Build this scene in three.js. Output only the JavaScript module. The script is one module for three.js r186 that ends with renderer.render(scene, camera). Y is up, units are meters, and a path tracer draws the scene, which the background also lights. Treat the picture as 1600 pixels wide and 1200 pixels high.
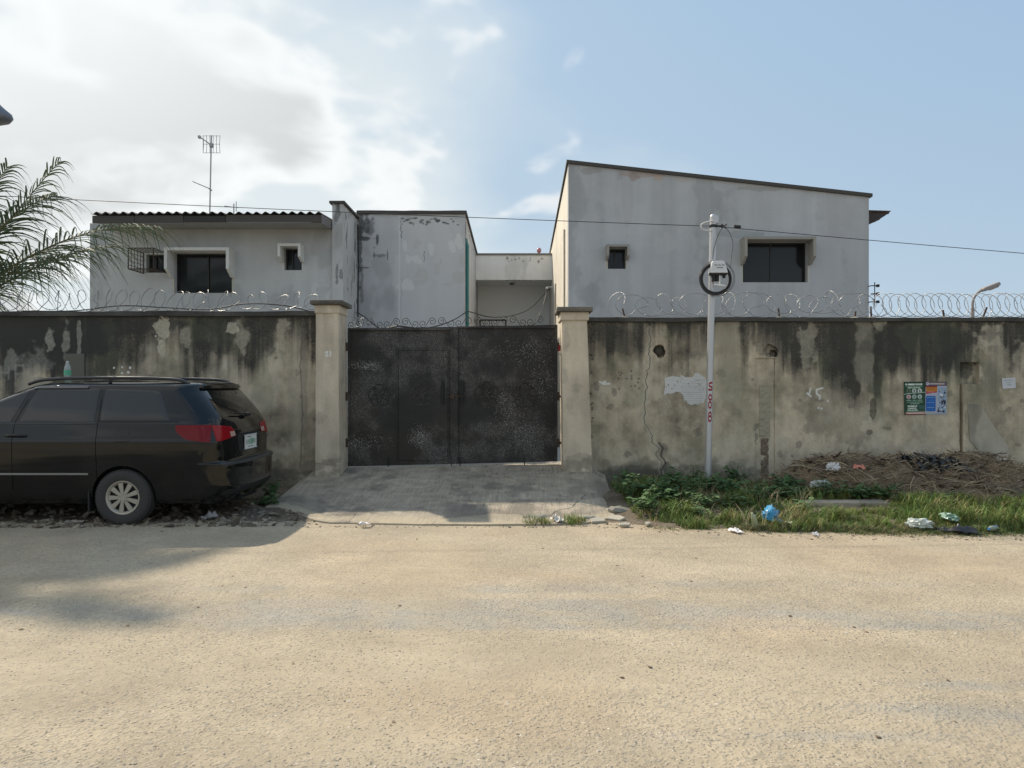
import * as THREE from 'three';
import { mergeGeometries, mergeVertices, toCreasedNormals } from 'three/addons/utils/BufferGeometryUtils.js';
import { RoundedBoxGeometry } from 'three/addons/geometries/RoundedBoxGeometry.js';
import { Brush, Evaluator, SUBTRACTION } from 'three-bvh-csg';

// ---------------------------------------------------------------- camera, sky, sun, exposure
const scene = new THREE.Scene();
const camera = new THREE.PerspectiveCamera(56.8, 4 / 3, 0.05, 1200);
camera.position.set(0, 1.7, 0);
camera.lookAt(0, 1.7, -10);

const renderer = new THREE.WebGLRenderer({ antialias: true });
renderer.toneMapping = THREE.LinearToneMapping;
renderer.toneMappingExposure = 1.13;
renderer.shadowMap.enabled = true;

const SUN = new THREE.Vector3(-0.8, 1, -0.80).normalize();
const sun = new THREE.DirectionalLight(new THREE.Color(1, 0.89, 0.73), 4.7);
sun.name = 'sun';
sun.position.copy(SUN).multiplyScalar(60);
sun.castShadow = true;
sun.shadow.radius = 1.6;
sun.shadow.mapSize.set(4096, 4096);
Object.assign(sun.shadow.camera, { left: -26, right: 26, top: 26, bottom: -26, near: 1, far: 140 });
scene.add(sun, sun.target);

// ---------------------------------------------------------------- noise
function rng(seed) { let a = seed >>> 0; return () => { a = (a + 0x6D2B79F5) >>> 0; let t = a; t = Math.imul(t ^ (t >>> 15), t | 1); t ^= t + Math.imul(t ^ (t >>> 7), t | 61); return ((t ^ (t >>> 14)) >>> 0) / 4294967296; }; }
const LAT = new Float32Array(65536); { const r = rng(77); for (let i = 0; i < 65536; i++) LAT[i] = r(); }
const hash2 = (x, y) => LAT[((x & 255) | ((y & 255) << 8))];
function vn(x, y) {
  const xi = Math.floor(x), yi = Math.floor(y); let fx = x - xi, fy = y - yi;
  fx = fx * fx * (3 - 2 * fx); fy = fy * fy * (3 - 2 * fy);
  const a = hash2(xi, yi), b = hash2(xi + 1, yi), c = hash2(xi, yi + 1), d = hash2(xi + 1, yi + 1);
  return a + (b - a) * fx + (c - a) * fy + (a - b - c + d) * fx * fy;
}
function fbm(x, y, o = 5) { let s = 0, a = 0.5, n = 0; for (let i = 0; i < o; i++) { s += a * vn(x, y); n += a; a *= 0.5; const t = x * 1.6 - y * 1.2 + 17.3; y = x * 1.2 + y * 1.6 + 9.1; x = t; } return s / n; }
const ss = (a, b, x) => { let t = (x - a) / (b - a); t = t < 0 ? 0 : t > 1 ? 1 : t; return t * t * (3 - 2 * t); };
const mix = (a, b, t) => a + (b - a) * t;

// ---------------------------------------------------------------- sky (air and clouds only)
{
  const W = 2048, H = 1024, data = new Float32Array(W * H * 4);
  for (let j = 0; j < H; j++) {
    const el = ((j + 0.5) / H - 0.5) * Math.PI, e = Math.max(el, 0), sy = Math.sin(e), cy = Math.cos(e);
    for (let i = 0; i < W; i++) {
      const ph = ((i + 0.5) / W - 0.5) * 2 * Math.PI, dx = cy * Math.cos(ph), dz = cy * Math.sin(ph), dy = sy;
      const cs = dx * SUN.x + dy * SUN.y + dz * SUN.z, glow = Math.exp(-(1 - cs) * 5.5), near = Math.exp(-(1 - cs) * 2.0);
      const up = Math.pow(sy, 0.5);
      let r = mix(0.50, 0.11, up), g = mix(0.60, 0.285, up), b = mix(0.66, 0.555, up);
      r += 0.26 * near; g += 0.23 * near; b += 0.14 * near;
      // clouds on a shell seen in perspective: a bank round the sun, a clear gap, broken cloud elsewhere
      const k = 1 / (dy + 0.22), px = dx * k, pz = dz * k;
      const az = Math.atan2(dx, -dz), wob = 0.5 * (fbm(px * 2.1 + 4, pz * 2.1 + 8, 5) - 0.5);
      const bank = ss(0.20, -0.14, az + wob + 0.75 * (dy - 0.22)) * ss(-2.9, -2.2, az), rest = ss(0.75, 1.3, az + wob) + ss(-2.0, -2.7, az + wob);
      const wx = fbm(px * 1.7 + 31, pz * 1.7 + 5, 4), wy = fbm(px * 1.7 + 3, pz * 1.7 + 55, 4);
      const n = fbm(px * 2.3 + 1.6 * wx + 12, pz * 2.3 + 1.6 * wy + 2, 7), fine = fbm(px * 7 + 2.4 * wy, pz * 7 + 2.4 * wx, 5);
      const cover = mix(0.68, mix(0.47, 0.30, bank), Math.max(bank, Math.min(1, rest)));
      const d = ss(cover, cover + 0.15, n + 0.26 * (fine - 0.5)) * ss(-0.02, 0.10, dy);
      const thick = ss(cover + 0.08, cover + 0.34, n + 0.30 * (fine - 0.5) + 0.25 * (wx - 0.5));
      const veil = Math.min(0.95, 0.80 * bank + 0.25 * Math.min(1, rest)) * ss(1.0, 0.35, dy);                  // thin haze among the clouds
      r = mix(r, Math.max(r, 0.72), veil); g = mix(g, Math.max(g, 0.77), veil); b = mix(b, Math.max(b, 0.78), veil);
      const light = mix(0.88, 0.56, thick * ss(0.85, 0.30, glow)) + 0.06 * glow;
      const dd = d * 0.82;
      r = mix(r, light * 0.985, dd); g = mix(g, light * 1.0, dd); b = mix(b, light * 0.995, dd);
      const o = (j * W + i) * 4; data[o] = r; data[o + 1] = g; data[o + 2] = b; data[o + 3] = 1;
    }
  }
  const t = new THREE.DataTexture(data, W, H, THREE.RGBAFormat, THREE.FloatType);
  t.mapping = THREE.EquirectangularReflectionMapping; t.magFilter = t.minFilter = THREE.LinearFilter; t.needsUpdate = true;
  scene.background = t; scene.environment = t;
}

// ---------------------------------------------------------------- computed surfaces: colour and fine relief in metres
class Surf {
  constructor(x0, y0, w, h, ppm) { this.x0 = x0; this.y0 = y0; this.w = w; this.h = h; this.W = Math.round(w * ppm); this.H = Math.round(h * ppm); this.c = new Float32Array(this.W * this.H * 3); this.b = new Float32Array(this.W * this.H).fill(0.5); this.p = ppm; }
  each(f) { const o = [0, 0, 0, 0.5]; for (let j = 0; j < this.H; j++) for (let i = 0; i < this.W; i++) { const k = j * this.W + i; o[3] = 0.5; f(this.x0 + (i + 0.5) / this.p, this.y0 + (j + 0.5) / this.p, o, i, j); this.c[3 * k] = o[0]; this.c[3 * k + 1] = o[1]; this.c[3 * k + 2] = o[2]; this.b[k] = o[3]; } return this; }
  put(i, j, col, a, h) { if (i < 0 || j < 0 || i >= this.W || j >= this.H || a <= 0) return; const k = j * this.W + i; for (let q = 0; q < 3; q++) this.c[3 * k + q] = mix(this.c[3 * k + q], col[q], a); if (h) this.b[k] = Math.min(1, Math.max(0, this.b[k] + h * a)); }
  stamp(x, y, rx, ry, col, a = 1, { warp = 0.5, edge = 0.15, freq = 6, h = 0, grain = 0.4, seed = 0 } = {}) {
    const m = 1.7, i0 = Math.floor((x - rx * m - this.x0) * this.p), i1 = Math.ceil((x + rx * m - this.x0) * this.p), j0 = Math.floor((y - ry * m - this.y0) * this.p), j1 = Math.ceil((y + ry * m - this.y0) * this.p);
    for (let j = j0; j <= j1; j++) for (let i = i0; i <= i1; i++) {
      const X = this.x0 + (i + 0.5) / this.p, Y = this.y0 + (j + 0.5) / this.p, q = Math.hypot((X - x) / rx, (Y - y) / ry);
      const d = q + warp * 2 * (fbm(X * freq + seed * 7.7 + 3, Y * freq + seed * 3.1, 4) - 0.5);
      const g = 1 - grain * fbm(X * 30 + seed, Y * 30, 3);
      this.put(i, j, col, a * g * ss(1 + edge, 1 - edge, d), h);
    }
    return this;
  }
  line(pts, w, col, a = 1, h = 0, wig = 0) {
    for (let s = 0; s < pts.length - 1; s++) {
      const [ax, ay] = pts[s], [bx, by] = pts[s + 1], L2 = (bx - ax) ** 2 + (by - ay) ** 2, M = w * 3 + wig;
      const i0 = Math.floor((Math.min(ax, bx) - M - this.x0) * this.p), i1 = Math.ceil((Math.max(ax, bx) + M - this.x0) * this.p), j0 = Math.floor((Math.min(ay, by) - M - this.y0) * this.p), j1 = Math.ceil((Math.max(ay, by) + M - this.y0) * this.p);
      for (let j = j0; j <= j1; j++) for (let i = i0; i <= i1; i++) {
        let X = this.x0 + (i + 0.5) / this.p, Y = this.y0 + (j + 0.5) / this.p;
        if (wig) { X += wig * 2 * (fbm(Y * 9 + 5, X * 3, 3) - 0.5); Y += wig * (vn(X * 13, Y * 4) - 0.5); }
        let t = ((X - ax) * (bx - ax) + (Y - ay) * (by - ay)) / L2; t = t < 0 ? 0 : t > 1 ? 1 : t;
        const d = Math.hypot(X - ax - t * (bx - ax), Y - ay - t * (by - ay));
        this.put(i, j, col, a * ss(w * 0.75, w * 0.35, d), h);
      }
    }
    return this;
  }
  map() {
    const n = this.W * this.H, d = new Uint8Array(n * 4), g = (v) => { v = Math.max(0, Math.min(1, v)); return 255 * (v <= 0.0031308 ? 12.92 * v : 1.055 * Math.pow(v, 1 / 2.4) - 0.055); };
    for (let k = 0; k < n; k++) { d[4 * k] = g(this.c[3 * k]); d[4 * k + 1] = g(this.c[3 * k + 1]); d[4 * k + 2] = g(this.c[3 * k + 2]); d[4 * k + 3] = 255; }
    return dtex(d, this.W, this.H, true);
  }
  bump() { const n = this.W * this.H, d = new Uint8Array(n * 4); for (let k = 0; k < n; k++) { d[4 * k] = d[4 * k + 1] = d[4 * k + 2] = 255 * Math.max(0, Math.min(1, this.b[k])); d[4 * k + 3] = 255; } return dtex(d, this.W, this.H, false); }
  mat(o = {}, bs = 0.01) { return new THREE.MeshStandardMaterial({ map: this.map(), bumpMap: this.bump(), bumpScale: bs, roughness: 0.92, ...o }); }
}
function dtex(d, W, H, srgb) { const t = new THREE.DataTexture(d, W, H); t.magFilter = THREE.LinearFilter; t.minFilter = THREE.LinearMipmapLinearFilter; t.generateMipmaps = true; t.wrapS = t.wrapT = THREE.MirroredRepeatWrapping; if (srgb) t.colorSpace = THREE.SRGBColorSpace; t.needsUpdate = true; return t; }
const lin = (r, g, b) => new THREE.Color().setRGB(r, g, b);
const M = (r, g, b, o = {}) => new THREE.MeshStandardMaterial({ color: lin(r, g, b), roughness: 0.8, ...o });

// ---------------------------------------------------------------- builders
const used = new Map();
function numbered(n) { const k = used.get(n) || 0; used.set(n, k + 1); return k ? `${n}_${String(k).padStart(3, '0')}` : n; }
const V = (x, y, z) => new THREE.Vector3(x, y, z);
function shade(o) { o.castShadow = true; o.receiveShadow = true; return o; }
function norm(gs) { return gs.map((g) => { g = g.index ? g.toNonIndexed() : g; for (const k of Object.keys(g.attributes)) if (!['position', 'normal', 'uv'].includes(k)) g.deleteAttribute(k); if (!g.attributes.uv) g.setAttribute('uv', new THREE.BufferAttribute(new Float32Array(g.attributes.position.count * 2), 2)); if (!g.attributes.normal) g.computeVertexNormals(); return g; }); }
const merge = (gs) => (gs.length === 1 ? gs[0] : mergeGeometries(norm(gs)));
function tag(o, label, category, group, kind) { if (label) o.userData.label = label; if (category) o.userData.category = category; if (group) o.userData.group = group; if (kind) o.userData.kind = kind; return o; }
function mesh(name, geo, mat, parent = scene) { const o = shade(new THREE.Mesh(Array.isArray(geo) ? merge(geo) : geo, mat)); o.name = parent === scene ? numbered(name) : name; parent.add(o); return o; }
function thing(name, label, category, pos = [0, 0, 0], group) { const o = new THREE.Group(); o.name = numbered(name); o.position.set(...pos); scene.add(o); return tag(o, label, category, group); }
const structure = (name, geo, mat) => tag(mesh(name, geo, mat), null, null, null, 'structure');
function box(x0, x1, y0, y1, z0, z1) { const g = new THREE.BoxGeometry(Math.abs(x1 - x0), Math.abs(y1 - y0), Math.abs(z1 - z0)); g.translate((x0 + x1) / 2, (y0 + y1) / 2, (z0 + z1) / 2); return g; }
function rbox(x0, x1, y0, y1, z0, z1, r = 0.01) { const g = new RoundedBoxGeometry(Math.abs(x1 - x0), Math.abs(y1 - y0), Math.abs(z1 - z0), 2, r); g.translate((x0 + x1) / 2, (y0 + y1) / 2, (z0 + z1) / 2); return g; }
function tube(pts, r, seg, rad = 6, closed = false) { const c = new THREE.CatmullRomCurve3(pts.map((p) => (p.isVector3 ? p : V(...p))), closed, 'centripetal'); return new THREE.TubeGeometry(c, seg || Math.max(2, pts.length * 4), r, rad, closed); }
function bar(a, b, r, rad = 6) { const A = V(...a), B = V(...b), L = A.distanceTo(B), g = new THREE.CylinderGeometry(r, r, L, rad); g.translate(0, L / 2, 0); g.applyQuaternion(new THREE.Quaternion().setFromUnitVectors(V(0, 1, 0), B.clone().sub(A).normalize())); g.translate(...a); return g; }
function sbar(a, b, w) { const A = V(...a), B = V(...b), L = A.distanceTo(B), g = new THREE.BoxGeometry(w, L, w); g.translate(0, L / 2, 0); g.applyQuaternion(new THREE.Quaternion().setFromUnitVectors(V(0, 1, 0), B.clone().sub(A).normalize())); g.translate(...a); return g; }
function prism(pts, z0, z1, bevel = 0) { const s = new THREE.Shape(pts.map((p) => new THREE.Vector2(...p))); const d = Math.abs(z1 - z0), g = new THREE.ExtrudeGeometry(s, { depth: d - 2 * bevel, bevelEnabled: bevel > 0, bevelSize: bevel, bevelOffset: -bevel, bevelThickness: bevel, bevelSegments: 1 }); g.translate(0, 0, Math.min(z0, z1) + bevel); return g; }
// uv in a surface's own metres: x along the face, y up; faces that look sideways use their depth, tops use depth too
function wallUV(g, S) { g = g.index ? g.toNonIndexed() : g; const p = g.attributes.position, n = g.attributes.normal, uv = new Float32Array(p.count * 2); for (let i = 0; i < p.count; i++) { const ax = Math.abs(n.getX(i)), ay = Math.abs(n.getY(i)), az = Math.abs(n.getZ(i)); let u, v; if (ax > az && ax > ay) { u = p.getX(i) + p.getZ(i) + 3; v = p.getY(i); } else if (ay > az) { u = p.getX(i); v = p.getY(i) + p.getZ(i) * 0.5; } else { u = p.getX(i); v = p.getY(i); } uv[2 * i] = (u - S.x0) / S.w; uv[2 * i + 1] = (v - S.y0) / S.h; } g.setAttribute('uv', new THREE.BufferAttribute(uv, 2)); return g; }
function uvScale(g, su, sv) { const a = g.attributes.uv; for (let i = 0; i < a.count; i++) a.setXY(i, a.getX(i) * su, a.getY(i) * sv); return g; }
const evaluator = new Evaluator(); evaluator.useGroups = false;
function cut(geo, cutters) { let b = new Brush(norm([geo])[0]); b.updateMatrixWorld(); for (const c of cutters) { const k = new Brush(norm([c])[0]); k.updateMatrixWorld(); b = evaluator.evaluate(b, k, SUBTRACTION); } return b.geometry; }
function grid(x0, x1, nx, z0, z1, nz, h, zx) { const pos = [], uv = [], idx = []; for (let j = 0; j <= nz; j++) for (let i = 0; i <= nx; i++) { const x = mix(x0, x1, i / nx), z = mix(z0, z1, zx ? zx(j / nz) : j / nz); pos.push(x, h(x, z), z); uv.push(x, -z); } for (let j = 0; j < nz; j++) for (let i = 0; i < nx; i++) { const a = j * (nx + 1) + i, b = a + 1, c = a + nx + 1, d = c + 1; if (z1 > z0) idx.push(a, c, b, b, c, d); else idx.push(a, b, c, b, d, c); } const g = new THREE.BufferGeometry(); g.setAttribute('position', new THREE.Float32BufferAttribute(pos, 3)); g.setAttribute('uv', new THREE.Float32BufferAttribute(uv, 2)); g.setIndex(idx); g.computeVertexNormals(); return g; }
function tint(g, f) { const p = g.attributes.position, c = new Float32Array(p.count * 3); for (let i = 0; i < p.count; i++) { const q = f(p.getX(i), p.getY(i), p.getZ(i)); c[3 * i] = q[0]; c[3 * i + 1] = q[1]; c[3 * i + 2] = q[2]; } g.setAttribute('color', new THREE.BufferAttribute(c, 3)); return g; }
function canvasTex(w, h, draw) { const c = document.createElement('canvas'); c.width = w; c.height = h; draw(c.getContext('2d'), w, h); const t = new THREE.CanvasTexture(c); t.colorSpace = THREE.SRGBColorSpace; return t; }

// ---------------------------------------------------------------- ground, road, verges, ramp
const roadH = (x, z) => 0.012 * (fbm(x * 0.5 + 3, z * 0.9, 3) - 0.5) + 0.01 * (fbm(x * 0.25, z * 3.1 + 8, 2) - 0.5);
const sandRoad = new Surf(0, 0, 5, 5, 400).each((x, y, o) => {
  const P = (f, s) => { // tiles: blend of two shifted samples
    const t = ss(3.6, 5, x), q = ss(3.6, 5, y);
    return mix(mix(vn(x * f + s, y * f + s), vn((x - 5) * f + s, y * f + s), t), mix(vn(x * f + s, (y - 5) * f + s), vn((x - 5) * f + s, (y - 5) * f + s), t), q);
  };
  const c = P(2.1, 3) * 0.5 + P(5.7, 40) * 0.3 + P(13, 90) * 0.2, m = P(34, 10), f = P(75, 6), s = P(150, 70);
  const g2 = P(48, 33), stone = Math.max(ss(0.66, 0.80, f) * ss(0.30, 0.55, c + 0.25 * m), 0.9 * ss(0.72, 0.84, g2)), pit = ss(0.74, 0.86, s) * ss(0.62, 0.3, c);
  const k = 0.88 + 0.22 * (c - 0.5) + 0.16 * (m - 0.5) + 0.20 * (s - 0.5);
  o[0] = 0.455 * k; o[1] = 0.38 * k; o[2] = 0.268 * k;
  const dk = hash2(Math.floor(x * 75), Math.floor(y * 75)); const sc = dk > 0.5 ? 0.72 : 0.42;
  o[0] = mix(o[0], sc * 0.56, stone * 0.45); o[1] = mix(o[1], sc * 0.50, stone * 0.45); o[2] = mix(o[2], sc * 0.41, stone * 0.45);
  o[0] *= 1 - 0.35 * pit; o[1] *= 1 - 0.35 * pit; o[2] *= 1 - 0.33 * pit;
  o[3] = 0.42 + 0.36 * stone + 0.22 * (m - 0.5) + 0.18 * (f - 0.5) - 0.2 * pit;
});
const roadMat = sandRoad.mat({ vertexColors: true, roughness: 0.95 }, 0.007);
for (const t of [roadMat.map, roadMat.bumpMap]) { t.wrapS = t.wrapT = THREE.RepeatWrapping; }
{
  const g = grid(-60, 60, 600, 9, -9.3, 190, roadH);
  uvScale(g, 0.2, 0.2);
  tint(g, (x, y, z) => { // sand drifts over worn grey tracks that run along the road
    const t = fbm(x * 0.16 + 7, z * 3.0 + 3, 4), u = fbm(x * 1.3, z * 2.3 + 20, 4), w = ss(0.46, 0.60, t) * ss(-6.9, -4.8, z + (u - 0.5) * 1.5) * 0.85;
    const p = ss(0.55, 0.7, fbm(x * 0.6 + 50, z * 0.8 + 9, 4)) * 0.5;
    const v = fbm(x * 4, z * 7 + 11, 4), ww = w * (0.35 + 0.9 * ss(0.35, 0.65, v)), k = 0.93 + 0.2 * (u - 0.5) + 0.2 * (v - 0.5);
    return [k * mix(mix(1, 0.76, ww), 1.03, p), k * mix(mix(1, 0.84, ww), 0.96, p), k * mix(mix(1, 1.0, ww), 0.90, p)];
  });
  structure('road', g, roadMat);
}
const soil = new Surf(0, 0, 3, 3, 300).each((x, y, o) => { const a = fbm(x * 3, y * 3, 5), b = vn(x * 60, y * 60), c = fbm(x * 14, y * 14, 3), k = 0.6 + 0.5 * (a - 0.5) + 0.35 * (b - 0.5); o[0] = 0.21 * k; o[1] = 0.165 * k; o[2] = 0.112 * k; o[3] = 0.3 + 0.4 * c + 0.3 * (b - 0.5); });
const soilMat = soil.mat({}, 0.02);
{
  const g = new THREE.PlaneGeometry(900, 900); g.rotateX(-Math.PI / 2); g.translate(0, -0.06, 0); uvScale(g, 300, 300);
  structure('ground', g, soilMat);
}
const edgeR = (x) => 8.18 - 0.26 * ss(2.2, 4.2, x) + 0.12 * ss(5, 7.5, x) + 0.45 * ss(2.2, 1.0, x) + 0.16 * (fbm(x * 1.6, 4, 3) - 0.5);
const vergeH = (x, z) => { const d = -z - edgeR(x); return -0.035 + 0.055 * ss(-0.05, 0.3, d) + 0.10 * ss(0.3, 1.7, d) + 0.05 * (fbm(x * 2.2, z * 2.2, 4) - 0.5) * ss(0, 0.5, d) + 0.02 * (fbm(x * 9, z * 9, 3) - 0.5); };
const edgeL = (x) => 8.55 + 0.22 * (fbm(x * 1.8 + 30, 9, 3) - 0.5);
const vergeLH = (x, z) => { const d = -z - edgeL(x); return -0.03 + 0.035 * ss(-0.02, 0.25, d) + 0.05 * ss(1.4, 2.4, d) + 0.035 * (fbm(x * 4, z * 4, 4) - 0.5); };
{ const g = grid(1.0, 34, 400, -7.5, -11.42, 60, vergeH); uvScale(g, 0.33, 0.33); structure('verge', g, soilMat); }
{ const g = grid(-34, -2.2, 380, -8.2, -11.42, 50, vergeLH); uvScale(g, 0.33, 0.33); structure('verge', g, soilMat); }
structure('courtyard', box(-34, 34, -0.05, 0.3, -11.66, -45), M(0.3, 0.29, 0.26, { roughness: 0.95 }));

// ramp: broom-finished concrete, grey, sand at its foot
const rampS = new Surf(0, 0, 6, 4, 230).each((x, y, o) => {
  const a = fbm(x * 0.9, y * 0.9, 5), b = fbm(x * 26, y * 2.2 + 3, 3), c = fbm(x * 60, y * 5, 2), d = vn(x * 90, y * 90), dirt = ss(0.52, 0.66, fbm(x * 2.3 + 8, y * 1.6, 5));
  const e = fbm(x * 5.5 + 3, y * 9, 4), k = 0.82 + 0.5 * (a - 0.5) + 0.5 * (e - 0.5) + 0.26 * (b - 0.5) + 0.35 * (c - 0.5) + 0.15 * (d - 0.5) - 0.35 * ss(0.66, 0.8, c);
  o[0] = 0.40 * k; o[1] = 0.343 * k; o[2] = 0.262 * k;
  o[0] = mix(o[0], 0.14, dirt * 0.6); o[1] = mix(o[1], 0.122, dirt * 0.6); o[2] = mix(o[2], 0.10, dirt * 0.6); const tan = ss(0.5, 0.7, fbm(x * 1.3 + 70, y * 1.8 + 4, 5)) * 0.45; o[0] = mix(o[0], 0.36, tan); o[1] = mix(o[1], 0.31, tan); o[2] = mix(o[2], 0.235, tan);
  o[3] = 0.5 + 0.5 * (b - 0.5) + 0.35 * (c - 0.5);
});
for (let i = 0; i < 26; i++) { const q = rng(900 + i); rampS.stamp(q() * 6, q() * 0.5 + 0.0, 0.25 + q() * 0.4, 0.08 + q() * 0.09, [0.40, 0.34, 0.24], 0.7, { warp: 0.9, seed: i }); }
for (let i = 0; i < 10; i++) { const q = rng(950 + i); rampS.stamp(q() * 6, 0.9 + q() * 2, 0.1 + q() * 0.25, 0.05 + q() * 0.1, [0.14, 0.13, 0.11], 0.35, { warp: 1.0, edge: 0.4, freq: 9, seed: i + 40 }); }
rampS.line([[4.1, 0.2], [4.35, 0.7], [4.55, 0.85], [4.8, 1.4]], 0.014, [0.05, 0.045, 0.04], 0.9, -0.3, 0.05);
rampS.line([[1.7, 0.1], [1.75, 0.6]], 0.01, [0.06, 0.05, 0.045], 0.8, -0.3, 0.05);
const rampMat = rampS.mat({}, 0.012);
const rampTop = (x) => mix(0.335, 0.405, ss(-3.2, 0.9, x));
function rampXYZ(s, t) { // s across 0..1, t down the slope 0..1
  const xt = mix(-3.3, 1.5, s), xb = mix(-3.38, 1.36, s);
  const zb = mix(mix(9.75, 8.62, ss(0, 0.26, s)), 8.95, ss(0.88, 1, s)) + 0.05 * (fbm(s * 14, 3, 3) - 0.5) - 0.09 * ss(0.28, 0.5, s) * ss(1, 0.7, s);
  const z = mix(11.62, zb, t), x = mix(xt, xb, t);
  const top = rampTop(x), run = ss(0.0, 1, t), flat = ss(0.18, 0.0, t);
  let y = mix(top, 0.018, Math.pow(t, 0.9) * 0.75 + 0.25 * run);
  y = mix(y, top, flat * 0.9);
  y += 0.014 * (fbm(x * 1.6, z * 1.6, 4) - 0.5) - 0.15 * ss(0.94, 1.0, s) * (1 - t) - 0.10 * ss(0.03, 0, s) * (1 - t);
  return [x, y, -z];
}
{
  const NS = 120, NT = 60, pos = [], uv = [], idx = [];
  for (let j = 0; j <= NT + 1; j++) for (let i = 0; i <= NS; i++) {
    const t = Math.min(j, NT) / NT, s = i / NS, p = rampXYZ(s, t);
    if (j === NT + 1) { p[1] = -0.09; p[2] += 0.012; }
    pos.push(...p); uv.push((s * 4.9 + 0.3) / 6, (3.2 - t * 3) / 4);
  }
  for (let j = 0; j <= NT; j++) for (let i = 0; i < NS; i++) { const a = j * (NS + 1) + i, b = a + 1, c = a + NS + 1, d = c + 1; idx.push(a, c, b, b, c, d); }
  // side skirts
  for (const i of [0, NS]) for (let j = 0; j < NT; j++) { const a = j * (NS + 1) + i, c = a + NS + 1, n = pos.length / 3; const A = pos.slice(3 * a, 3 * a + 3), C = pos.slice(3 * c, 3 * c + 3); pos.push(A[0], A[1], A[2], C[0], C[1], C[2], A[0] + (i ? 0.05 : -0.05), -0.09, A[2], C[0] + (i ? 0.05 : -0.05), -0.09, C[2]); for (let q = 0; q < 4; q++) uv.push(A[2] / 6 + (q & 1) * 0.01, (q > 1 ? 0 : 0.1)); if (i) idx.push(n, n + 1, n + 2, n + 1, n + 3, n + 2); else idx.push(n, n + 2, n + 1, n + 1, n + 2, n + 3); }
  const g = new THREE.BufferGeometry(); g.setAttribute('position', new THREE.Float32BufferAttribute(pos, 3)); g.setAttribute('uv', new THREE.Float32BufferAttribute(uv, 2)); g.setIndex(idx);
  structure('ramp', toCreasedNormals(g, 0.7), rampMat);
}

// ---------------------------------------------------------------- boundary walls: cement render, black mould run down from the coping, bare patches
function boundarySurf(x0, w, top, seed, dark, extra) {
  const S = new Surf(x0, -0.05, w, 2.95, 200).each((x, y, o) => {
    const a = fbm(x * 1.1 + seed, y * 1.1, 5), b = fbm(x * 5 + seed, y * 5, 4), c = vn(x * 55, y * 55), v = fbm(x * 7 + seed, y * 0.55 + 4, 4);
    const cl = fbm(x * 2.6 + seed + 60, y * 2.6, 5), e = fbm(x * 11 + seed, y * 8 + 3, 4), k = 0.86 + 0.75 * (a - 0.5) + 0.62 * (b - 0.5) + 0.40 * (e - 0.5) + 0.14 * (c - 0.5) + 0.34 * (v - 0.5);
    o[0] = 0.51 * k; o[1] = 0.432 * k; o[2] = 0.312 * k;
    const p = ss(0.54, 0.62, cl); o[0] = mix(o[0], 0.54, p * 0.4 * e * 1.6); o[1] = mix(o[1], 0.495, p * 0.4 * e * 1.6); o[2] = mix(o[2], 0.39, p * 0.4 * e * 1.6);
    // mould: grows in runs of uneven length under the coping, fine vertical runs, speckled edge
    const t = top - y, st = fbm(x * 13 + seed, y * 0.5, 4), st2 = fbm(x * 34 + seed, y * 1.1, 3), blot = fbm(x * 2.6 + seed + 20, y * 1.3, 5), sp = vn(x * 90, y * 90);
    const run = 0.12 + 0.95 * dark(x) * ss(0.25, 0.75, fbm(x * 1.2 + seed * 2, 7.3, 4)) + 0.75 * (st - 0.5) + 0.3 * (st2 - 0.5);
    const m = ss(0.55, -0.35, t - run + 1.5 * (0.5 - blot)) * (0.45 + 0.45 * st + 0.35 * b) * (0.78 + 0.35 * sp) * mix(0.8, 1, dark(x) - 0.5);
    const lip = ss(0.05, 0.4, dark(x)) * ss(0.16 + 0.22 * (st - 0.4), 0.0, t) * (0.45 + 0.5 * st2 + 0.3 * b); const mm = Math.min(0.95, Math.max(0, m * 1.25, lip * 1.15)); o[0] = mix(o[0], 0.036, mm); o[1] = mix(o[1], 0.034, mm); o[2] = mix(o[2], 0.028, mm);
    const gn = ss(0.60, 0.68, fbm(x * 2 + 9 + seed, y * 2, 4)) * 0.25; o[0] = mix(o[0], 0.16, gn); o[1] = mix(o[1], 0.18, gn); o[2] = mix(o[2], 0.10, gn);
    o[3] = 0.5 + 0.45 * (b - 0.5) + 0.12 * (c - 0.5) + 0.3 * (a - 0.5);
  });
  const damp = rng(seed * 13 + 5);
  for (let i = 0; i < 46; i++) S.stamp(x0 + damp() * w, damp() * 0.32, 0.15 + damp() * 0.4, 0.06 + damp() * 0.16, [0.10, 0.095, 0.07], 0.5, { warp: 0.9, seed: i });
  for (let i = 0; i < 60; i++) S.stamp(x0 + damp() * w, damp() * 2.6, 0.02 + damp() * 0.06, 0.02 + damp() * 0.07, [0.10, 0.095, 0.08], 0.55, { warp: 0.8, freq: 20, seed: i + 9 });
  extra(S);
  return S;
}
const white = [0.72, 0.71, 0.66], pale = [0.58, 0.525, 0.40], blackm = [0.04, 0.04, 0.035];
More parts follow.
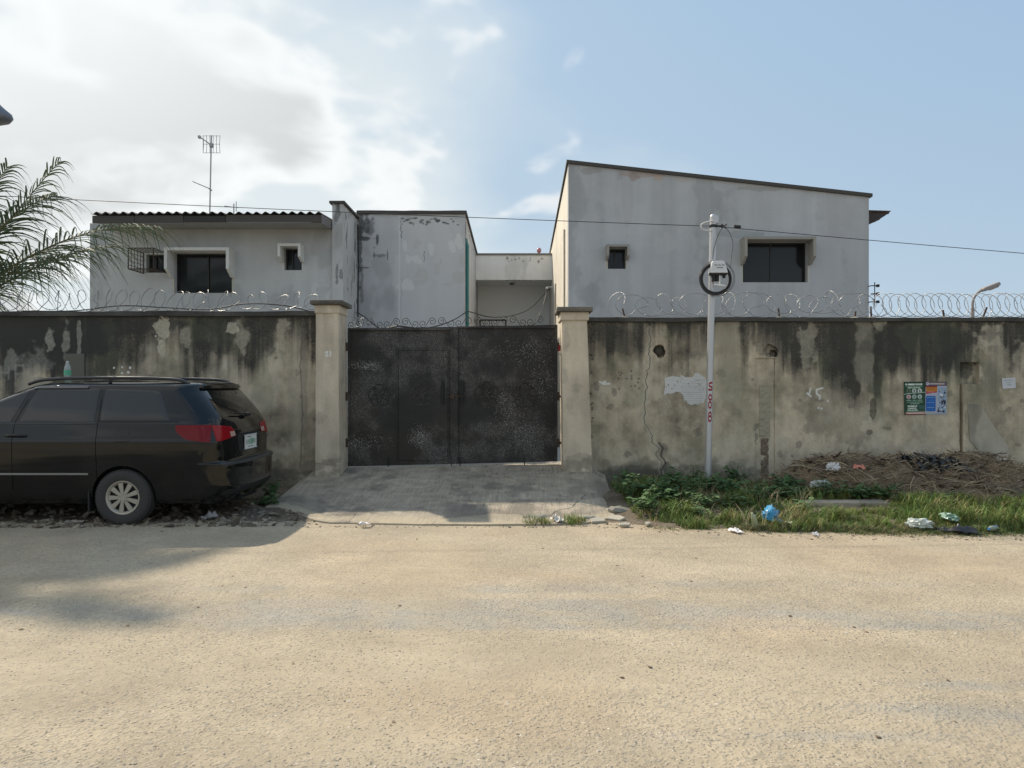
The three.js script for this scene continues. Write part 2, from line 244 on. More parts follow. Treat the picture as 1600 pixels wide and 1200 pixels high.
const wallLS = boundarySurf(-10.3, 7.4, 2.8, 3, (x) => mix(0.9, 1.55, ss(-5.2, -7.4, x)), (S) => {
  S.stamp(-7.7, 2.4, 1.3, 0.42, blackm, 0.95, { warp: 0.6, freq: 2.5, grain: 0.2 }).stamp(-6.3, 2.62, 0.9, 0.12, blackm, 0.7, { warp: 0.9, freq: 4 }).stamp(-7.2, 1.9, 0.16, 0.5, blackm, 0.9, { warp: 0.6, freq: 4 }).stamp(-7.6, 2.35, 0.9, 0.28, blackm, 0.8, { warp: 0.8, freq: 3 }).stamp(-6.85, 2.1, 0.13, 0.5, blackm, 0.85, { warp: 0.5, freq: 4 }).stamp(-8.1, 1.75, 0.18, 0.4, [0.06, 0.065, 0.06], 0.7, { warp: 0.9 });
  S.stamp(-4.75, 2.55, 0.24, 0.3, blackm, 0.75, { warp: 0.8, freq: 4 }).stamp(-4.0, 2.5, 0.25, 0.32, blackm, 0.7, { warp: 0.9, freq: 4 }).stamp(-5.0, 2.45, 0.13, 0.25, blackm, 0.6, { warp: 0.9 });
  S.stamp(-5.62, 2.58, 0.13, 0.2, pale, 0.95, { warp: 1.0, edge: 0.12, freq: 11, h: -0.2, grain: 0.6 }).stamp(-5.6, 2.3, 0.07, 0.13, pale, 0.9, { warp: 1.0, edge: 0.12, freq: 11, h: -0.2, grain: 0.6 }).stamp(-5.25, 2.45, 0.08, 0.16, pale, 0.55, { warp: 1.0, edge: 0.3, freq: 10, grain: 0.6 });
  S.stamp(-7.42, 2.42, 0.07, 0.16, [0.36, 0.35, 0.29], 0.9, { warp: 0.9, edge: 0.2, freq: 10, grain: 0.6 }).stamp(-7.17, 2.4, 0.05, 0.3, [0.36, 0.35, 0.29], 0.8, { warp: 1.0, edge: 0.3, freq: 10, grain: 0.6 }).stamp(-6.95, 2.45, 0.035, 0.26, [0.33, 0.32, 0.26], 0.75, { warp: 0.7 });
  S.stamp(-7.65, 2.0, 0.26, 0.28, [0.27, 0.27, 0.23], 0.75, { warp: 1.1, edge: 0.4, freq: 7, grain: 0.8 }).stamp(-8.05, 2.05, 0.09, 0.2, [0.27, 0.27, 0.23], 0.7, { warp: 0.8 }).stamp(-7.7, 1.7, 0.3, 0.15, [0.29, 0.28, 0.23], 0.6, { warp: 0.8 });
  S.stamp(-4.5, 2.6, 0.1, 0.1, pale, 0.8, { warp: 0.8, edge: 0.08 }).stamp(-4.35, 2.45, 0.1, 0.22, pale, 0.6, { warp: 1.0, edge: 0.3, freq: 10, grain: 0.6 }).stamp(-3.7, 2.5, 0.1, 0.3, pale, 0.6, { warp: 1.0, edge: 0.3, freq: 10, grain: 0.6 }).stamp(-3.45, 1.6, 0.16, 0.9, [0.36, 0.33, 0.26], 0.5, { warp: 0.5, freq: 3 });
  for (const [x, y, r] of [[-6.39, 1.96, 0.018], [-6.26, 1.97, 0.016], [-6.13, 1.96, 0.022], [-6.26, 1.875, 0.017], [-6.16, 1.885, 0.022], [-5.72, 2.47, 0.014]]) S.stamp(x, y, r, r, white, 1, { warp: 0.3, grain: 0.1, freq: 30 });
  const fw = [0.30, 0.30, 0.27]; S.line([[-8.2, 1.98], [-8.2, 1.78]], 0.03, fw, 0.45).line([[-8.2, 1.88], [-8.09, 1.88]], 0.03, fw, 0.45).line([[-8.08, 1.98], [-8.08, 1.78]], 0.03, fw, 0.45).line([[-7.97, 1.78], [-7.97, 2.0], [-7.85, 2.0], [-7.82, 1.92], [-7.86, 1.87], [-7.97, 1.86]], 0.03, fw, 0.45);
  S.line([[-3.36, 2.75], [-3.4, 1.9], [-3.36, 1.2], [-3.4, 0.4]], 0.022, [0.14, 0.125, 0.10], 0.6, -0.3, 0.015).stamp(-3.33, 1.5, 0.05, 1.1, [0.20, 0.18, 0.14], 0.45, { warp: 0.6, freq: 6 });
});
const wallRS = boundarySurf(1.0, 8.4, 2.72, 11, (x) => 1.0 + 0.28 * ss(4.4, 6.2, x) - 0.3 * ss(2.4, 1.4, x), (S) => {
  S.stamp(3.45, 2.55, 0.22, 0.32, [0.36, 0.32, 0.24], 0.85, { warp: 0.6, freq: 4 }).stamp(3.5, 2.05, 0.2, 0.5, [0.35, 0.315, 0.235], 0.6, { warp: 0.6, freq: 4 });
  S.stamp(4.75, 2.3, 0.13, 0.35, pale, 0.5, { warp: 1.0, edge: 0.3, freq: 10, grain: 0.6 }).stamp(5.65, 2.25, 0.16, 0.5, [0.33, 0.30, 0.235], 0.6, { warp: 0.7, freq: 4 }).stamp(5.9, 2.6, 0.09, 0.12, pale, 0.7, { warp: 1.0, edge: 0.3, freq: 10, grain: 0.6 }).stamp(7.7, 2.45, 0.2, 0.2, pale, 0.75, { warp: 1.0, edge: 0.3, freq: 10, grain: 0.6 }).stamp(7.75, 1.95, 0.16, 0.4, [0.33, 0.30, 0.235], 0.6, { warp: 0.9 }).stamp(8.15, 2.1, 0.1, 0.3, pale, 0.5, { warp: 1.0, edge: 0.3, freq: 10, grain: 0.6 });
  S.stamp(6.4, 2.3, 0.75, 0.35, blackm, 0.6, { warp: 0.8, freq: 3 }).stamp(5.25, 2.2, 0.22, 0.5, blackm, 0.55, { warp: 0.8, freq: 4 }).stamp(7.15, 2.3, 0.35, 0.3, blackm, 0.6, { warp: 0.8, freq: 4 }).stamp(1.7, 2.45, 0.3, 0.22, blackm, 0.5, { warp: 0.9, freq: 5 }).stamp(2.9, 2.4, 0.35, 0.28, blackm, 0.45, { warp: 0.9, freq: 5 }).stamp(4.2, 2.45, 0.35, 0.28, blackm, 0.55, { warp: 0.9, freq: 4 }).stamp(8.0, 2.5, 0.35, 0.2, blackm, 0.5, { warp: 0.9, freq: 5 });
  S.stamp(7.6, 1.3, 0.35, 0.6, [0.16, 0.15, 0.115], 0.5, { warp: 0.8 }).stamp(5.2, 1.2, 0.5, 0.5, [0.17, 0.155, 0.12], 0.45, { warp: 0.8 });
  const cr = [[2.2, 2.6], [2.19, 2.11], [2.157, 1.5], [2.12, 1.19], [2.2, 0.92], [2.31, 0.67], [2.36, 0.45], [2.42, 0.3]];
  S.line(cr, 0.07, [0.50, 0.46, 0.36], 0.35, 0, 0.05).line(cr, 0.011, [0.08, 0.07, 0.055], 0.8, -0.4, 0.07);
  S.line([[2.36, 0.75], [2.44, 0.45], [2.4, 0.2]], 0.03, [0.07, 0.06, 0.05], 0.8, -0.4, 0.06).line([[3.3, 1.55], [3.6, 1.4], [3.78, 1.1]], 0.018, [0.4, 0.37, 0.29], 0.6, 0, 0.05);
  S.stamp(5.79, 1.29, 0.05, 0.19, [0.085, 0.075, 0.055], 0.95, { warp: 0.6, edge: 0.06, freq: 12, h: -0.4 }).stamp(5.74, 0.93, 0.05, 0.04, [0.1, 0.09, 0.07], 0.9, { warp: 0.6, edge: 0.06, h: -0.4 }).stamp(5.5, 0.48, 0.07, 0.09, [0.09, 0.08, 0.06], 0.85, { warp: 0.8, h: -0.3 });
  S.stamp(7.34, 1.92, 0.16, 0.16, blackm, 0.85, { warp: 0.4 }).stamp(7.21, 1.2, 0.03, 0.8, [0.12, 0.1, 0.07], 0.9, { warp: 0.5, freq: 14 }).stamp(7.5, 1.9, 0.06, 0.14, pale, 0.7, { warp: 1.0, edge: 0.3, freq: 10, grain: 0.6 });
  for (let i = 0; i < 22; i++) { const q = rng(70 + i); S.stamp(1.24 + q() * 0.06, 0.8 + q() * 1.9, 0.014, 0.016, [0.04, 0.035, 0.03], 0.9, { warp: 0.4, freq: 20 }); }
  for (let i = 0; i < 16; i++) { const q = rng(170 + i); S.stamp(1.7 + q() * 0.35, 1.62 + q() * 0.3, 0.014, 0.018, [0.07, 0.06, 0.05], 0.8, { warp: 0.4, freq: 20 }); }
  // scrawls in white paint
  const w = 0.026; S.line([[1.41, 1.735], [1.46, 1.70], [1.44, 1.72], [1.5, 1.74], [1.47, 1.7], [1.57, 1.705]], w, white, 0.9);
  S.line([[4.795, 1.625], [4.765, 1.53], [4.74, 1.55], [4.80, 1.50]], w, white, 0.8).line([[4.985, 1.635], [4.89, 1.61], [4.89, 1.545], [4.945, 1.50]], w, white, 0.85);
  for (const [x, y] of [[5.07, 1.43], [4.92, 1.315], [4.97, 1.305], [4.94, 1.465]]) S.stamp(x, y, 0.018, 0.018, white, 0.9, { warp: 0.3, freq: 30 });
});
const wallLMat = wallLS.mat({}, 0.012), wallRMat = wallRS.mat({}, 0.012);
const copingS = new Surf(0, 0, 4, 1, 160).each((x, y, o) => { const a = fbm(x * 3, y * 6, 5), b = vn(x * 60, y * 60), k = 0.7 + 0.9 * (a - 0.5) + 0.2 * (b - 0.5); o[0] = 0.10 * k; o[1] = 0.096 * k; o[2] = 0.084 * k; o[3] = 0.5 + 0.4 * (a - 0.5) + 0.3 * (b - 0.5); });
const copingMat = copingS.mat({}, 0.01);
function roughTop(x0, x1, y0, y1, z0, z1, seed) { // a coping with an uneven, hand-floated edge
  const n = Math.ceil((x1 - x0) / 0.12), g = new THREE.BoxGeometry(x1 - x0, y1 - y0, z1 - z0, n, 1, 2); g.translate((x0 + x1) / 2, (y0 + y1) / 2, (z0 + z1) / 2);
  const p = g.attributes.position; for (let i = 0; i < p.count; i++) { const x = p.getX(i), y = p.getY(i); if (x > x0 + 0.01 && x < x1 - 0.01) { p.setY(i, y + 0.02 * (fbm(x * 2.3 + seed, y > (y0 + y1) / 2 ? 1 : 9, 3) - 0.5)); p.setZ(i, p.getZ(i) + (p.getZ(i) > (z0 + z1) / 2 ? 0.012 * (fbm(x * 4 + seed, 20, 3) - 0.5) : 0)); } }
  g.computeVertexNormals(); return wallUV(g, copingS);
}
const ZW = -11.4;
const plasterS = new Surf(7, -0.1, 1.2, 1.6, 200).each((x, y, o) => { const a = fbm(x * 2.5, y * 2.5, 5), b = fbm(x * 9, y * 7, 4), d = ss(0.5, 0.62, fbm(x * 4 + 9, y * 3, 4)), k = 0.85 + 0.7 * (a - 0.5) + 0.4 * (b - 0.5) - 0.3 * d; o[0] = 0.46 * k; o[1] = 0.42 * k; o[2] = 0.33 * k; o[3] = 0.5 + 0.5 * (b - 0.5); }), plasterMat = plasterS.mat({}, 0.01);
{
  const w = thing('boundary_wall', 'mould-blackened cement wall behind the parked black minivan', 'wall', [0, 0, 0]);
  mesh('wall_face', wallUV(box(-34, -3.02, -0.1, 2.79, ZW, ZW - 0.2), wallLS), wallLMat, w);
  mesh('coping', roughTop(-34, -3.02, 2.792, 2.865, ZW - 0.23, ZW + 0.05, 2), copingMat, w);
  mesh('cement_panel', wallUV(rbox(-7.16, -6.85, 1.62, 2.185, ZW - 0.02, ZW + 0.03, 0.006), wallLS), M(0.13, 0.125, 0.10, { roughness: 0.9 }), w);
}
{
  const w = thing('boundary_wall', 'stained cement wall with posters, holes and a long crack', 'wall', [0, 0, 0]);
  const blob = (x, y, r, d, seed) => { const pts = []; for (let i = 0; i < 14; i++) { const a = i / 14 * 6.283, q = r * (0.78 + 0.44 * hash2(i + seed * 5, seed)); pts.push([x + q * Math.cos(a), y + q * Math.sin(a)]); } return prism(pts, ZW - d, ZW + 0.05); };
  const g = cut(box(1.1, 34, -0.1, 2.70, ZW, ZW - 0.2), [blob(2.37, 2.23, 0.095, 0.11, 1), blob(4.15, 2.24, 0.115, 0.05, 2), blob(4.2, 2.19, 0.06, 0.13, 3), blob(6.57, 0.47, 0.075, 0.13, 4), box(3.9, 4.22, -0.2, 2.12, ZW - 0.018, ZW + 0.1), box(7.19, 7.50, 1.70, 2.05, ZW - 0.09, ZW + 0.1), box(7.19, 7.24, 0.3, 1.9, ZW - 0.08, ZW + 0.1)]);
  mesh('wall_face', wallUV(g, wallRS), wallRMat, w);
  mesh('coping', roughTop(1.1, 34, 2.702, 2.765, ZW - 0.23, ZW + 0.04, 8), copingMat, w);
  const rough = (x0, x1, y0, y1, z, seed, amp) => { const q = new THREE.BoxGeometry(x1 - x0, y1 - y0, 0.02, 10, 60, 1); q.translate((x0 + x1) / 2, (y0 + y1) / 2, z); const p = q.attributes.position; for (let i = 0; i < p.count; i++) if (p.getZ(i) > z) { const n = fbm(p.getX(i) * 26 + seed, p.getY(i) * 26, 3) - 0.5; p.setZ(i, p.getZ(i) + amp * n); } q.computeVertexNormals(); return q; };
  tag(mesh('exposed_concrete', rough(3.975, 4.145, 0.85, 1.68, ZW - 0.018, 3, 0.03), M(0.33, 0.30, 0.22, { roughness: 0.95 }), w), 'pale exposed strip where render has fallen off');
  tag(mesh('exposed_aggregate', rough(4.0, 4.12, 0.0, 0.83, ZW - 0.019, 33, 0.05), M(0.18, 0.14, 0.10, { roughness: 0.97 }), w), 'rough brown aggregate strip low on the wall');
  tag(mesh('plaster_patch', wallUV(prism([[7.31, 1.39], [7.5, 1.37], [7.72, 1.04], [7.96, 0.70], [7.99, -0.05], [7.86, 0.0], [7.8, 0.35], [7.55, 0.55], [7.34, 0.80]].reverse(), ZW - 0.01, ZW + 0.012, 0.003), { x0: 7.0, y0: -0.1, w: 1.6, h: 3.2 }), plasterMat, w), 'pale slanting patch of newer plaster');
  mesh('rubble_plug', (() => { const q = new THREE.IcosahedronGeometry(0.08, 2), p = q.attributes.position; for (let i = 0; i < p.count; i++) { const n = 0.75 + 0.6 * fbm(p.getX(i) * 22 + 3, p.getY(i) * 22 + p.getZ(i) * 9, 3); p.setXYZ(i, p.getX(i) * n, p.getY(i) * n, p.getZ(i) * n * 0.5); } q.computeVertexNormals(); q.translate(2.37, 2.23, ZW - 0.08); return q; })(), M(0.07, 0.06, 0.045, { roughness: 1 }), w);
}

// ---------------------------------------------------------------- gate pillars
const pillarS = new Surf(0, -0.1, 1.6, 3.2, 260).each((x, y, o) => { const a = fbm(x * 2 + 5, y * 1.4, 5), b = fbm(x * 9, y * 3, 4), c = vn(x * 70, y * 70), s = fbm(x * 14, y * 0.7, 3), k = 0.9 + 0.42 * (a - 0.5) + 0.3 * (b - 0.5) + 0.1 * (c - 0.5) + 0.2 * (s - 0.5); o[0] = 0.60 * k; o[1] = 0.515 * k; o[2] = 0.39 * k; o[3] = 0.5 + 0.4 * (b - 0.5) + 0.2 * (c - 0.5); });
for (let i = 0; i < 26; i++) { const q = rng(400 + i); pillarS.stamp(q() * 1.6, q() * 3, 0.03 + q() * 0.08, 0.03 + q() * 0.09, [0.26, 0.235, 0.185], 0.5, { warp: 1.0, edge: 0.4, freq: 12, grain: 0.7, seed: i }); }
for (let i = 0; i < 12; i++) { const q = rng(440 + i); pillarS.stamp(q() * 1.6, 0.2 + q() * 0.3, 0.1 + q() * 0.2, 0.05 + q() * 0.1, [0.15, 0.13, 0.1], 0.45, { warp: 0.9, seed: i }); }
pillarS.line([[0.205, 2.19], [0.235, 2.205], [0.235, 2.17], [0.21, 2.14], [0.245, 2.135]], 0.022, white, 0.9).line([[0.283, 2.205], [0.283, 2.135]], 0.024, white, 0.95);
const pillarMat = pillarS.mat({}, 0.008);
function pillar(label, bot, topx, ytop, capx, capTiers, number) {
  const t = thing('gate_pillar', label, 'pillar', [0, 0, 0], 'rendered gate pillars');
  const g = new THREE.BoxGeometry(1, 1, 1, 6, 24, 6), p = g.attributes.position;
  for (let i = 0; i < p.count; i++) { const v = p.getY(i) + 0.5, u = p.getX(i) + 0.5, w = 0.5 - p.getZ(i); const y = mix(-0.1, ytop, v); const j = 0.006; p.setXYZ(i, mix(mix(bot[0], topx[0], v), mix(bot[1], topx[1], v), u) + j * (vn(y * 5, u * 9 + w * 5) - 0.5), y, mix(-11.05, -11.58, w) + j * (vn(y * 5 + 40, u * 9) - 0.5)); }
  g.computeVertexNormals();
  mesh('shaft', wallUV(g, { x0: bot[0] - (number ? 0.05 : 0.6), y0: -0.1, w: 1.6, h: 3.2 }), pillarMat, t);
  capTiers.forEach(([ex, y0, y1, m], k) => mesh(k === capTiers.length - 1 ? 'cap_slab' : 'cap_band', wallUV(toCreasedNormals(rbox(capx[0] - ex, capx[1] + ex, y0, y1, -11.58 - ex, -11.05 + ex, 0.012), 0.6), m ? copingS : pillarS), m ? capMat : pillarMat, t));
  return t;
}
const capS = new Surf(0, 0, 2, 0.6, 250).each((x, y, o) => { const a = fbm(x * 5, y * 9, 5), b = vn(x * 60, y * 60), k = 0.8 + 0.9 * (a - 0.5) + 0.2 * (b - 0.5); o[0] = 0.17 * k; o[1] = 0.15 * k; o[2] = 0.12 * k; o[3] = 0.5 + 0.5 * (a - 0.5) + 0.3 * (b - 0.5); });
const capMat = capS.mat({}, 0.012);
pillar('gate pillar left of the gate, beside the minivan wall', [-3.06, -2.68], [-3.05, -2.70], 2.90, [-3.05, -2.70], [[0.018, 2.80, 2.93, 0], [0.075, 2.93, 3.0, 1]], true);
pillar('gate pillar right of the gate, beside the weeds', [0.80, 1.265], [0.775, 1.165], 2.78, [0.78, 1.165], [[0.03, 2.69, 2.82, 0], [0.085, 2.82, 2.895, 1]], false);

// ---------------------------------------------------------------- gate: two sheet-steel leaves, one with a wicket door, spray-splattered black
const gateS = new Surf(-2.7, 0.3, 3.5, 2.4, 290).each((x, y, o, i, j) => {
  const a = fbm(x * 1.5 + 9, y * 1.5, 4), b = fbm(x * 5, y * 5 + 7, 4), r = hash2(i * 7 + (j >> 3) * 13, j * 5 + (i >> 4) * 3), r2 = hash2((i >> 1) * 3 + 11, (j >> 1) * 7 + 5);
  const dens = ss(0.44, 0.74, a * 0.6 + b * 0.5), k = 0.8 + 0.7 * (b - 0.5);
  o[0] = 0.023 * k; o[1] = 0.020 * k; o[2] = 0.017 * k;
  const rust = ss(0.56, 0.7, fbm(x * 1.1 + 30, y * 1.3 + 2, 4)) * 0.5; o[0] = mix(o[0], 0.034, rust); o[1] = mix(o[1], 0.026, rust); o[2] = mix(o[2], 0.017, rust);
  const s = (r < 0.03 + dens * 0.30 ? 1 : 0) * (0.25 + 0.75 * r2) * (0.35 + 0.65 * dens), q = s * (0.09 + 0.55 * hash2(i + 3, j + 9) ** 2);
  o[0] += q; o[1] += q * 0.96; o[2] += q * 0.9;
  o[3] = 0.5 + 0.3 * (b - 0.5) + 0.1 * s;
});
for (const [x, y, rx, ry] of [[-2.4, 2.0, 0.18, 0.05], [-2.5, 0.75, 0.3, 0.08], [0.25, 2.25, 0.3, 0.15], [0.5, 1.75, 0.2, 0.2], [-1.5, 0.85, 0.1, 0.1], [0.2, 0.9, 0.25, 0.2], [-0.1, 1.35, 0.15, 0.2]]) { const q = rng(x * 100 + 5000 | 0); for (let n = 0; n < 340; n++) { const g = () => (q() + q() + q() - 1.5) / 0.62; gateS.stamp(x + rx * g(), y + ry * g(), 0.0025 + 0.0035 * q(), 0.0025 + 0.0035 * q(), [0.55, 0.53, 0.50], 0.25 + 0.7 * q() * q(), { warp: 0, grain: 0 }); } }
const gateMat = gateS.mat({ roughness: 0.62, metalness: 0.1 }, 0.003);
const ironMat = M(0.022, 0.021, 0.02, { roughness: 0.6, metalness: 0.3 });
const rustMat = M(0.075, 0.05, 0.035, { roughness: 0.85, metalness: 0.2 });
{
  const t = thing('steel_gate', 'black spray-speckled double sheet-steel gate between the two pillars', 'gate', [0, 0, 0]);
  const ZG = -11.5;
  const leaf = (x0, x1, yb0, yb1, yt0, yt1) => { const g = prism([[x0, yb0], [x1, yb1], [x1, yt1], [x0, yt0]], ZG, ZG - 0.012); return wallUV(g, gateS); };
  const fr = (x0, x1, y0, y1) => wallUV(rbox(x0, x1, y0, y1, ZG + 0.0025, ZG + 0.036, 0.004), gateS);
  const L = mesh('gate_leaf', leaf(-2.655, -0.925, 0.365, 0.405, 2.605, 2.625), gateMat, t);
  mesh('leaf_frame', [fr(-2.655, -2.62, 0.37, 2.6), fr(-2.617, -0.995, 2.567, 2.603), fr(-0.992, -0.925, 0.405, 2.62)], gateMat, L);
  const R = mesh('gate_leaf', leaf(-0.905, 0.735, 0.405, 0.445, 2.625, 2.66), gateMat, t);
  mesh('leaf_frame', [fr(0.69, 0.735, 0.45, 2.65), fr(-0.87, 0.687, 2.60, 2.632)], gateMat, R);
  tag(mesh('meeting_strip', wallUV(rbox(-0.955, -0.872, 0.415, 2.62, ZG + 0.038, ZG + 0.048, 0.003), gateS), gateMat, L), 'flat cover strip over the joint between the leaves');
  // wicket door in the left leaf
  const W = mesh('wicket_door', wallUV(rbox(-1.835, -1.045, 0.47, 2.245, ZG + 0.003, ZG + 0.014, 0.003), gateS), gateMat, t);
  mesh('door_frame', [[-1.855, -1.838, 0.45, 2.265], [-1.042, -1.025, 0.45, 2.265]].map(([a, b, c, d]) => wallUV(rbox(a, b, c, d, ZG + 0.003, ZG + 0.022, 0.003), gateS)).concat([wallUV(rbox(-1.837, -1.043, 2.248, 2.266, ZG + 0.003, ZG + 0.022, 0.003), gateS)]), gateMat, W);
  // pull handles
  for (const x of [-1.12, -0.80]) mesh('pull_handle', [bar([x, 1.40, ZG + 0.085], [x, 1.72, ZG + 0.085], 0.016, 8), bar([x, 1.42, ZG + 0.01], [x, 1.42, ZG + 0.085], 0.013), bar([x, 1.70, ZG + 0.01], [x, 1.70, ZG + 0.085], 0.013), rbox(x - 0.03, x + 0.03, 1.36, 1.76, ZG + 0.014, ZG + 0.02, 0.002)], ironMat, t);
  mesh('latch', [bar([-1.05, 1.5, ZG + 0.05], [-0.78, 1.5, ZG + 0.05], 0.011), rbox(-0.99, -0.93, 1.46, 1.54, ZG + 0.014, ZG + 0.06, 0.004)], rustMat, t);
  // wrought rosettes of rings at mid height
  for (const [cx, cy, r] of [[-2.15, 1.52, 0.17], [-1.46, 1.52, 0.17], [-0.41, 1.54, 0.19], [0.20, 1.52, 0.19]]) {
    const gs = []; for (let k = 0; k < 5; k++) { const a = k / 5 * 6.283 + 0.3, q = new THREE.TorusGeometry(r * 0.5, 0.0085, 5, 22); q.translate(cx + r * 0.55 * Math.cos(a), cy + r * 0.55 * Math.sin(a), ZG + 0.012); gs.push(q); }
    const c = new THREE.TorusGeometry(r * 0.22, 0.009, 5, 16); c.translate(cx, cy, ZG + 0.012); gs.push(c);
    mesh('rosette', gs, gateMat, t);
  }
  // S-scrolls along the top
  const spiral = (cx, cy, dir, flip) => { const pts = []; for (let i = 0; i <= 26; i++) { const s = i / 26, a = s * 8.2, rr = mix(0.062, 0.012, s); pts.push(V(cx + dir * rr * Math.cos(a + 1.2), cy + flip * rr * Math.sin(a + 1.2), ZG + 0.005)); } return pts; };
  for (let k = 0; k < 11; k++) {
    const x = -2.52 + k * 0.29; if (x > 0.62) break;
    const yb = mix(2.605, 2.66, (x + 2.65) / 3.4), d = k % 2 ? -1 : 1;
    const A = spiral(x + d * 0.07, yb + 0.085, -d, 1), B = spiral(x - d * 0.08, yb + 0.05, d, -1);
    mesh('scroll', [tube([...B.slice().reverse(), ...A], 0.005, 70, 5)], ironMat, t);
  }
  mesh('wire_tangle', (() => { const q = rng(8), gs = []; for (let s = 0; s < 9; s++) { const pts = []; let x = -2.55, y = 2.64; for (let i = 0; i < 7; i++) { x += (q() - 0.35) * 0.13; y = 2.62 + q() * 0.17; pts.push([x, y, ZG - 0.02 + q() * 0.08]); } gs.push(tube(pts, 0.0035, 26, 4)); } return gs; })(), M(0.42, 0.43, 0.44, { roughness: 0.4, metalness: 0.7 }), t);
  for (const y of [0.75, 1.5, 2.3]) { mesh('hinge', [bar([-2.668, y - 0.07, ZG + 0.03], [-2.668, y + 0.07, ZG + 0.03], 0.018, 8)], rustMat, t); mesh('hinge', [bar([0.752, y - 0.07, ZG + 0.03], [0.752, y + 0.07, ZG + 0.03], 0.018, 8), rbox(0.74, 0.80, y - 0.02, y + 0.02, ZG + 0.01, ZG + 0.02, 0.002)], rustMat, t); }
  for (const x of [-2.0, -0.98, -0.84, 0.2]) mesh('drop_bolt', [bar([x, 0.36, ZG + 0.03], [x, 0.52, ZG + 0.03], 0.009)], ironMat, t);
  tag(mesh('ribbon', (() => { const g = new THREE.PlaneGeometry(0.035, 0.10, 3, 6), p = g.attributes.position; for (let i = 0; i < p.count; i++) p.setZ(i, 0.02 * Math.sin(p.getY(i) * 40 + p.getX(i) * 30)); g.computeVertexNormals(); g.translate(0.765, 2.28, ZG + 0.07); return g; })(), M(0.34, 0.02, 0.025, { side: THREE.DoubleSide, roughness: 0.6 }), t), 'red rag tied by the hinge');
}

// ---------------------------------------------------------------- houses
function houseSurf(x0, w, y0, h, seed, base, extra, streak = 1) {
  const S = new Surf(x0, y0, w, h, 150).each((x, y, o) => {
    const a = fbm(x * 0.7 + seed, y * 0.7, 5), b = fbm(x * 3.4 + seed, y * 3.4, 4), s = fbm(x * 5 + seed, y * 0.35 + 2, 4), c = vn(x * 45, y * 45), k = 0.96 + 0.22 * (a - 0.5) + 0.10 * (b - 0.5) + streak * 0.16 * (s - 0.5) + 0.05 * (c - 0.5);
    o[0] = base[0] * k; o[1] = base[1] * k; o[2] = base[2] * k; o[3] = 0.5 + 0.3 * (b - 0.5) + 0.1 * (c - 0.5);
    const d = ss(0.60, 0.72, fbm(x * 1.6 + seed + 70, y * 1.1, 5)) * 0.16; o[0] *= 1 - d; o[1] *= 1 - d; o[2] *= 1 - d;
  });
  extra(S); return S;
}
const mould = [0.07, 0.07, 0.065], grey = [0.48, 0.485, 0.49];
const wingS = houseSurf(-9.6, 6.0, 2.4, 3.4, 5, [0.53, 0.54, 0.53], (S) => {
  for (let i = 0; i < 8; i++) { const q = rng(20 + i); S.stamp(-4.6 + q() * 0.6, 2.9 + q() * 0.9, 0.06 + q() * 0.12, 0.15 + q() * 0.25, [0.72, 0.72, 0.70], 0.35, { warp: 0.8, seed: i }); }
  S.stamp(-4.3, 3.6, 0.15, 0.4, [0.33, 0.33, 0.31], 0.45, { warp: 0.8 });
});
const blockS = houseSurf(-3.9, 2.9, 2.4, 3.6, 15, [0.53, 0.53, 0.525], (S) => {
  S.stamp(-1.95, 4.2, 0.9, 2.2, [0.62, 0.615, 0.60], 0.6, { warp: 0.3, edge: 0.06, freq: 2 });
  for (const [x, y, rx, ry, a] of [[-3.7, 5.6, 0.08, 0.3, 0.9], [-3.55, 5.65, 0.06, 0.25, 0.7], [-3.45, 5.55, 0.1, 0.22, 0.6], [-3.6, 5.27, 0.25, 0.05, 0.8], [-3.3, 5.22, 0.03, 0.12, 0.8], [-3.73, 4.9, 0.05, 0.6, 0.7], [-3.6, 4.55, 0.15, 0.02, 0.7], [-3.2, 4.85, 0.16, 0.04, 0.5], [-3.38, 4.85, 0.02, 0.14, 0.6], [-3.05, 4.85, 0.02, 0.16, 0.6], [-3.68, 4.1, 0.04, 0.5, 0.5]]) S.stamp(x, y, rx, ry, mould, Math.min(1, a * 1.25), { warp: 0.9, freq: 9, edge: 0.35, seed: x });
  for (let i = 0; i < 30; i++) { const q = rng(120 + i); S.stamp(-2.75 + q() * 1.5, 5.6 + q() * 0.16, 0.01 + q() * 0.05, 0.01 + q() * 0.03, mould, 0.85, { warp: 0.8, freq: 14, seed: i }); }
  for (let i = 0; i < 14; i++) { const q = rng(160 + i); S.stamp(-2.7 + q() * 1.5, 4.1 + q() * 1.1, 0.04 + q() * 0.18, 0.05 + q() * 0.16, q() > 0.5 ? [0.47, 0.455, 0.41] : [0.76, 0.755, 0.72], 0.5, { warp: 0.9, freq: 6, seed: i }); }
  S.line([[-2.74, 5.75], [-2.74, 5.5], [-2.7, 5.3]], 0.02, mould, 0.7, 0, 0.06).line([[-2.75, 5.9], [-2.77, 2.4]], 0.03, [0.72, 0.72, 0.70], 0.5).line([[-2.15, 4.95], [-2.16, 4.7]], 0.015, mould, 0.7, 0, 0.03).line([[-2.7, 4.3], [-2.72, 2.4]], 0.02, [0.4, 0.4, 0.38], 0.6, 0, 0.05);
});
const finS = houseSurf(-4.2, 2.4, 2.4, 3.6, 25, [0.52, 0.515, 0.50], (S) => {
  for (let i = 0; i < 34; i++) { const q = rng(200 + i); S.stamp(-4.2 + q() * 2.4, 2.6 + q() * 3.2, 0.02 + q() * 0.05, 0.04 + q() * 0.2, mould, 0.7, { warp: 0.9, freq: 10, seed: i }); }
});
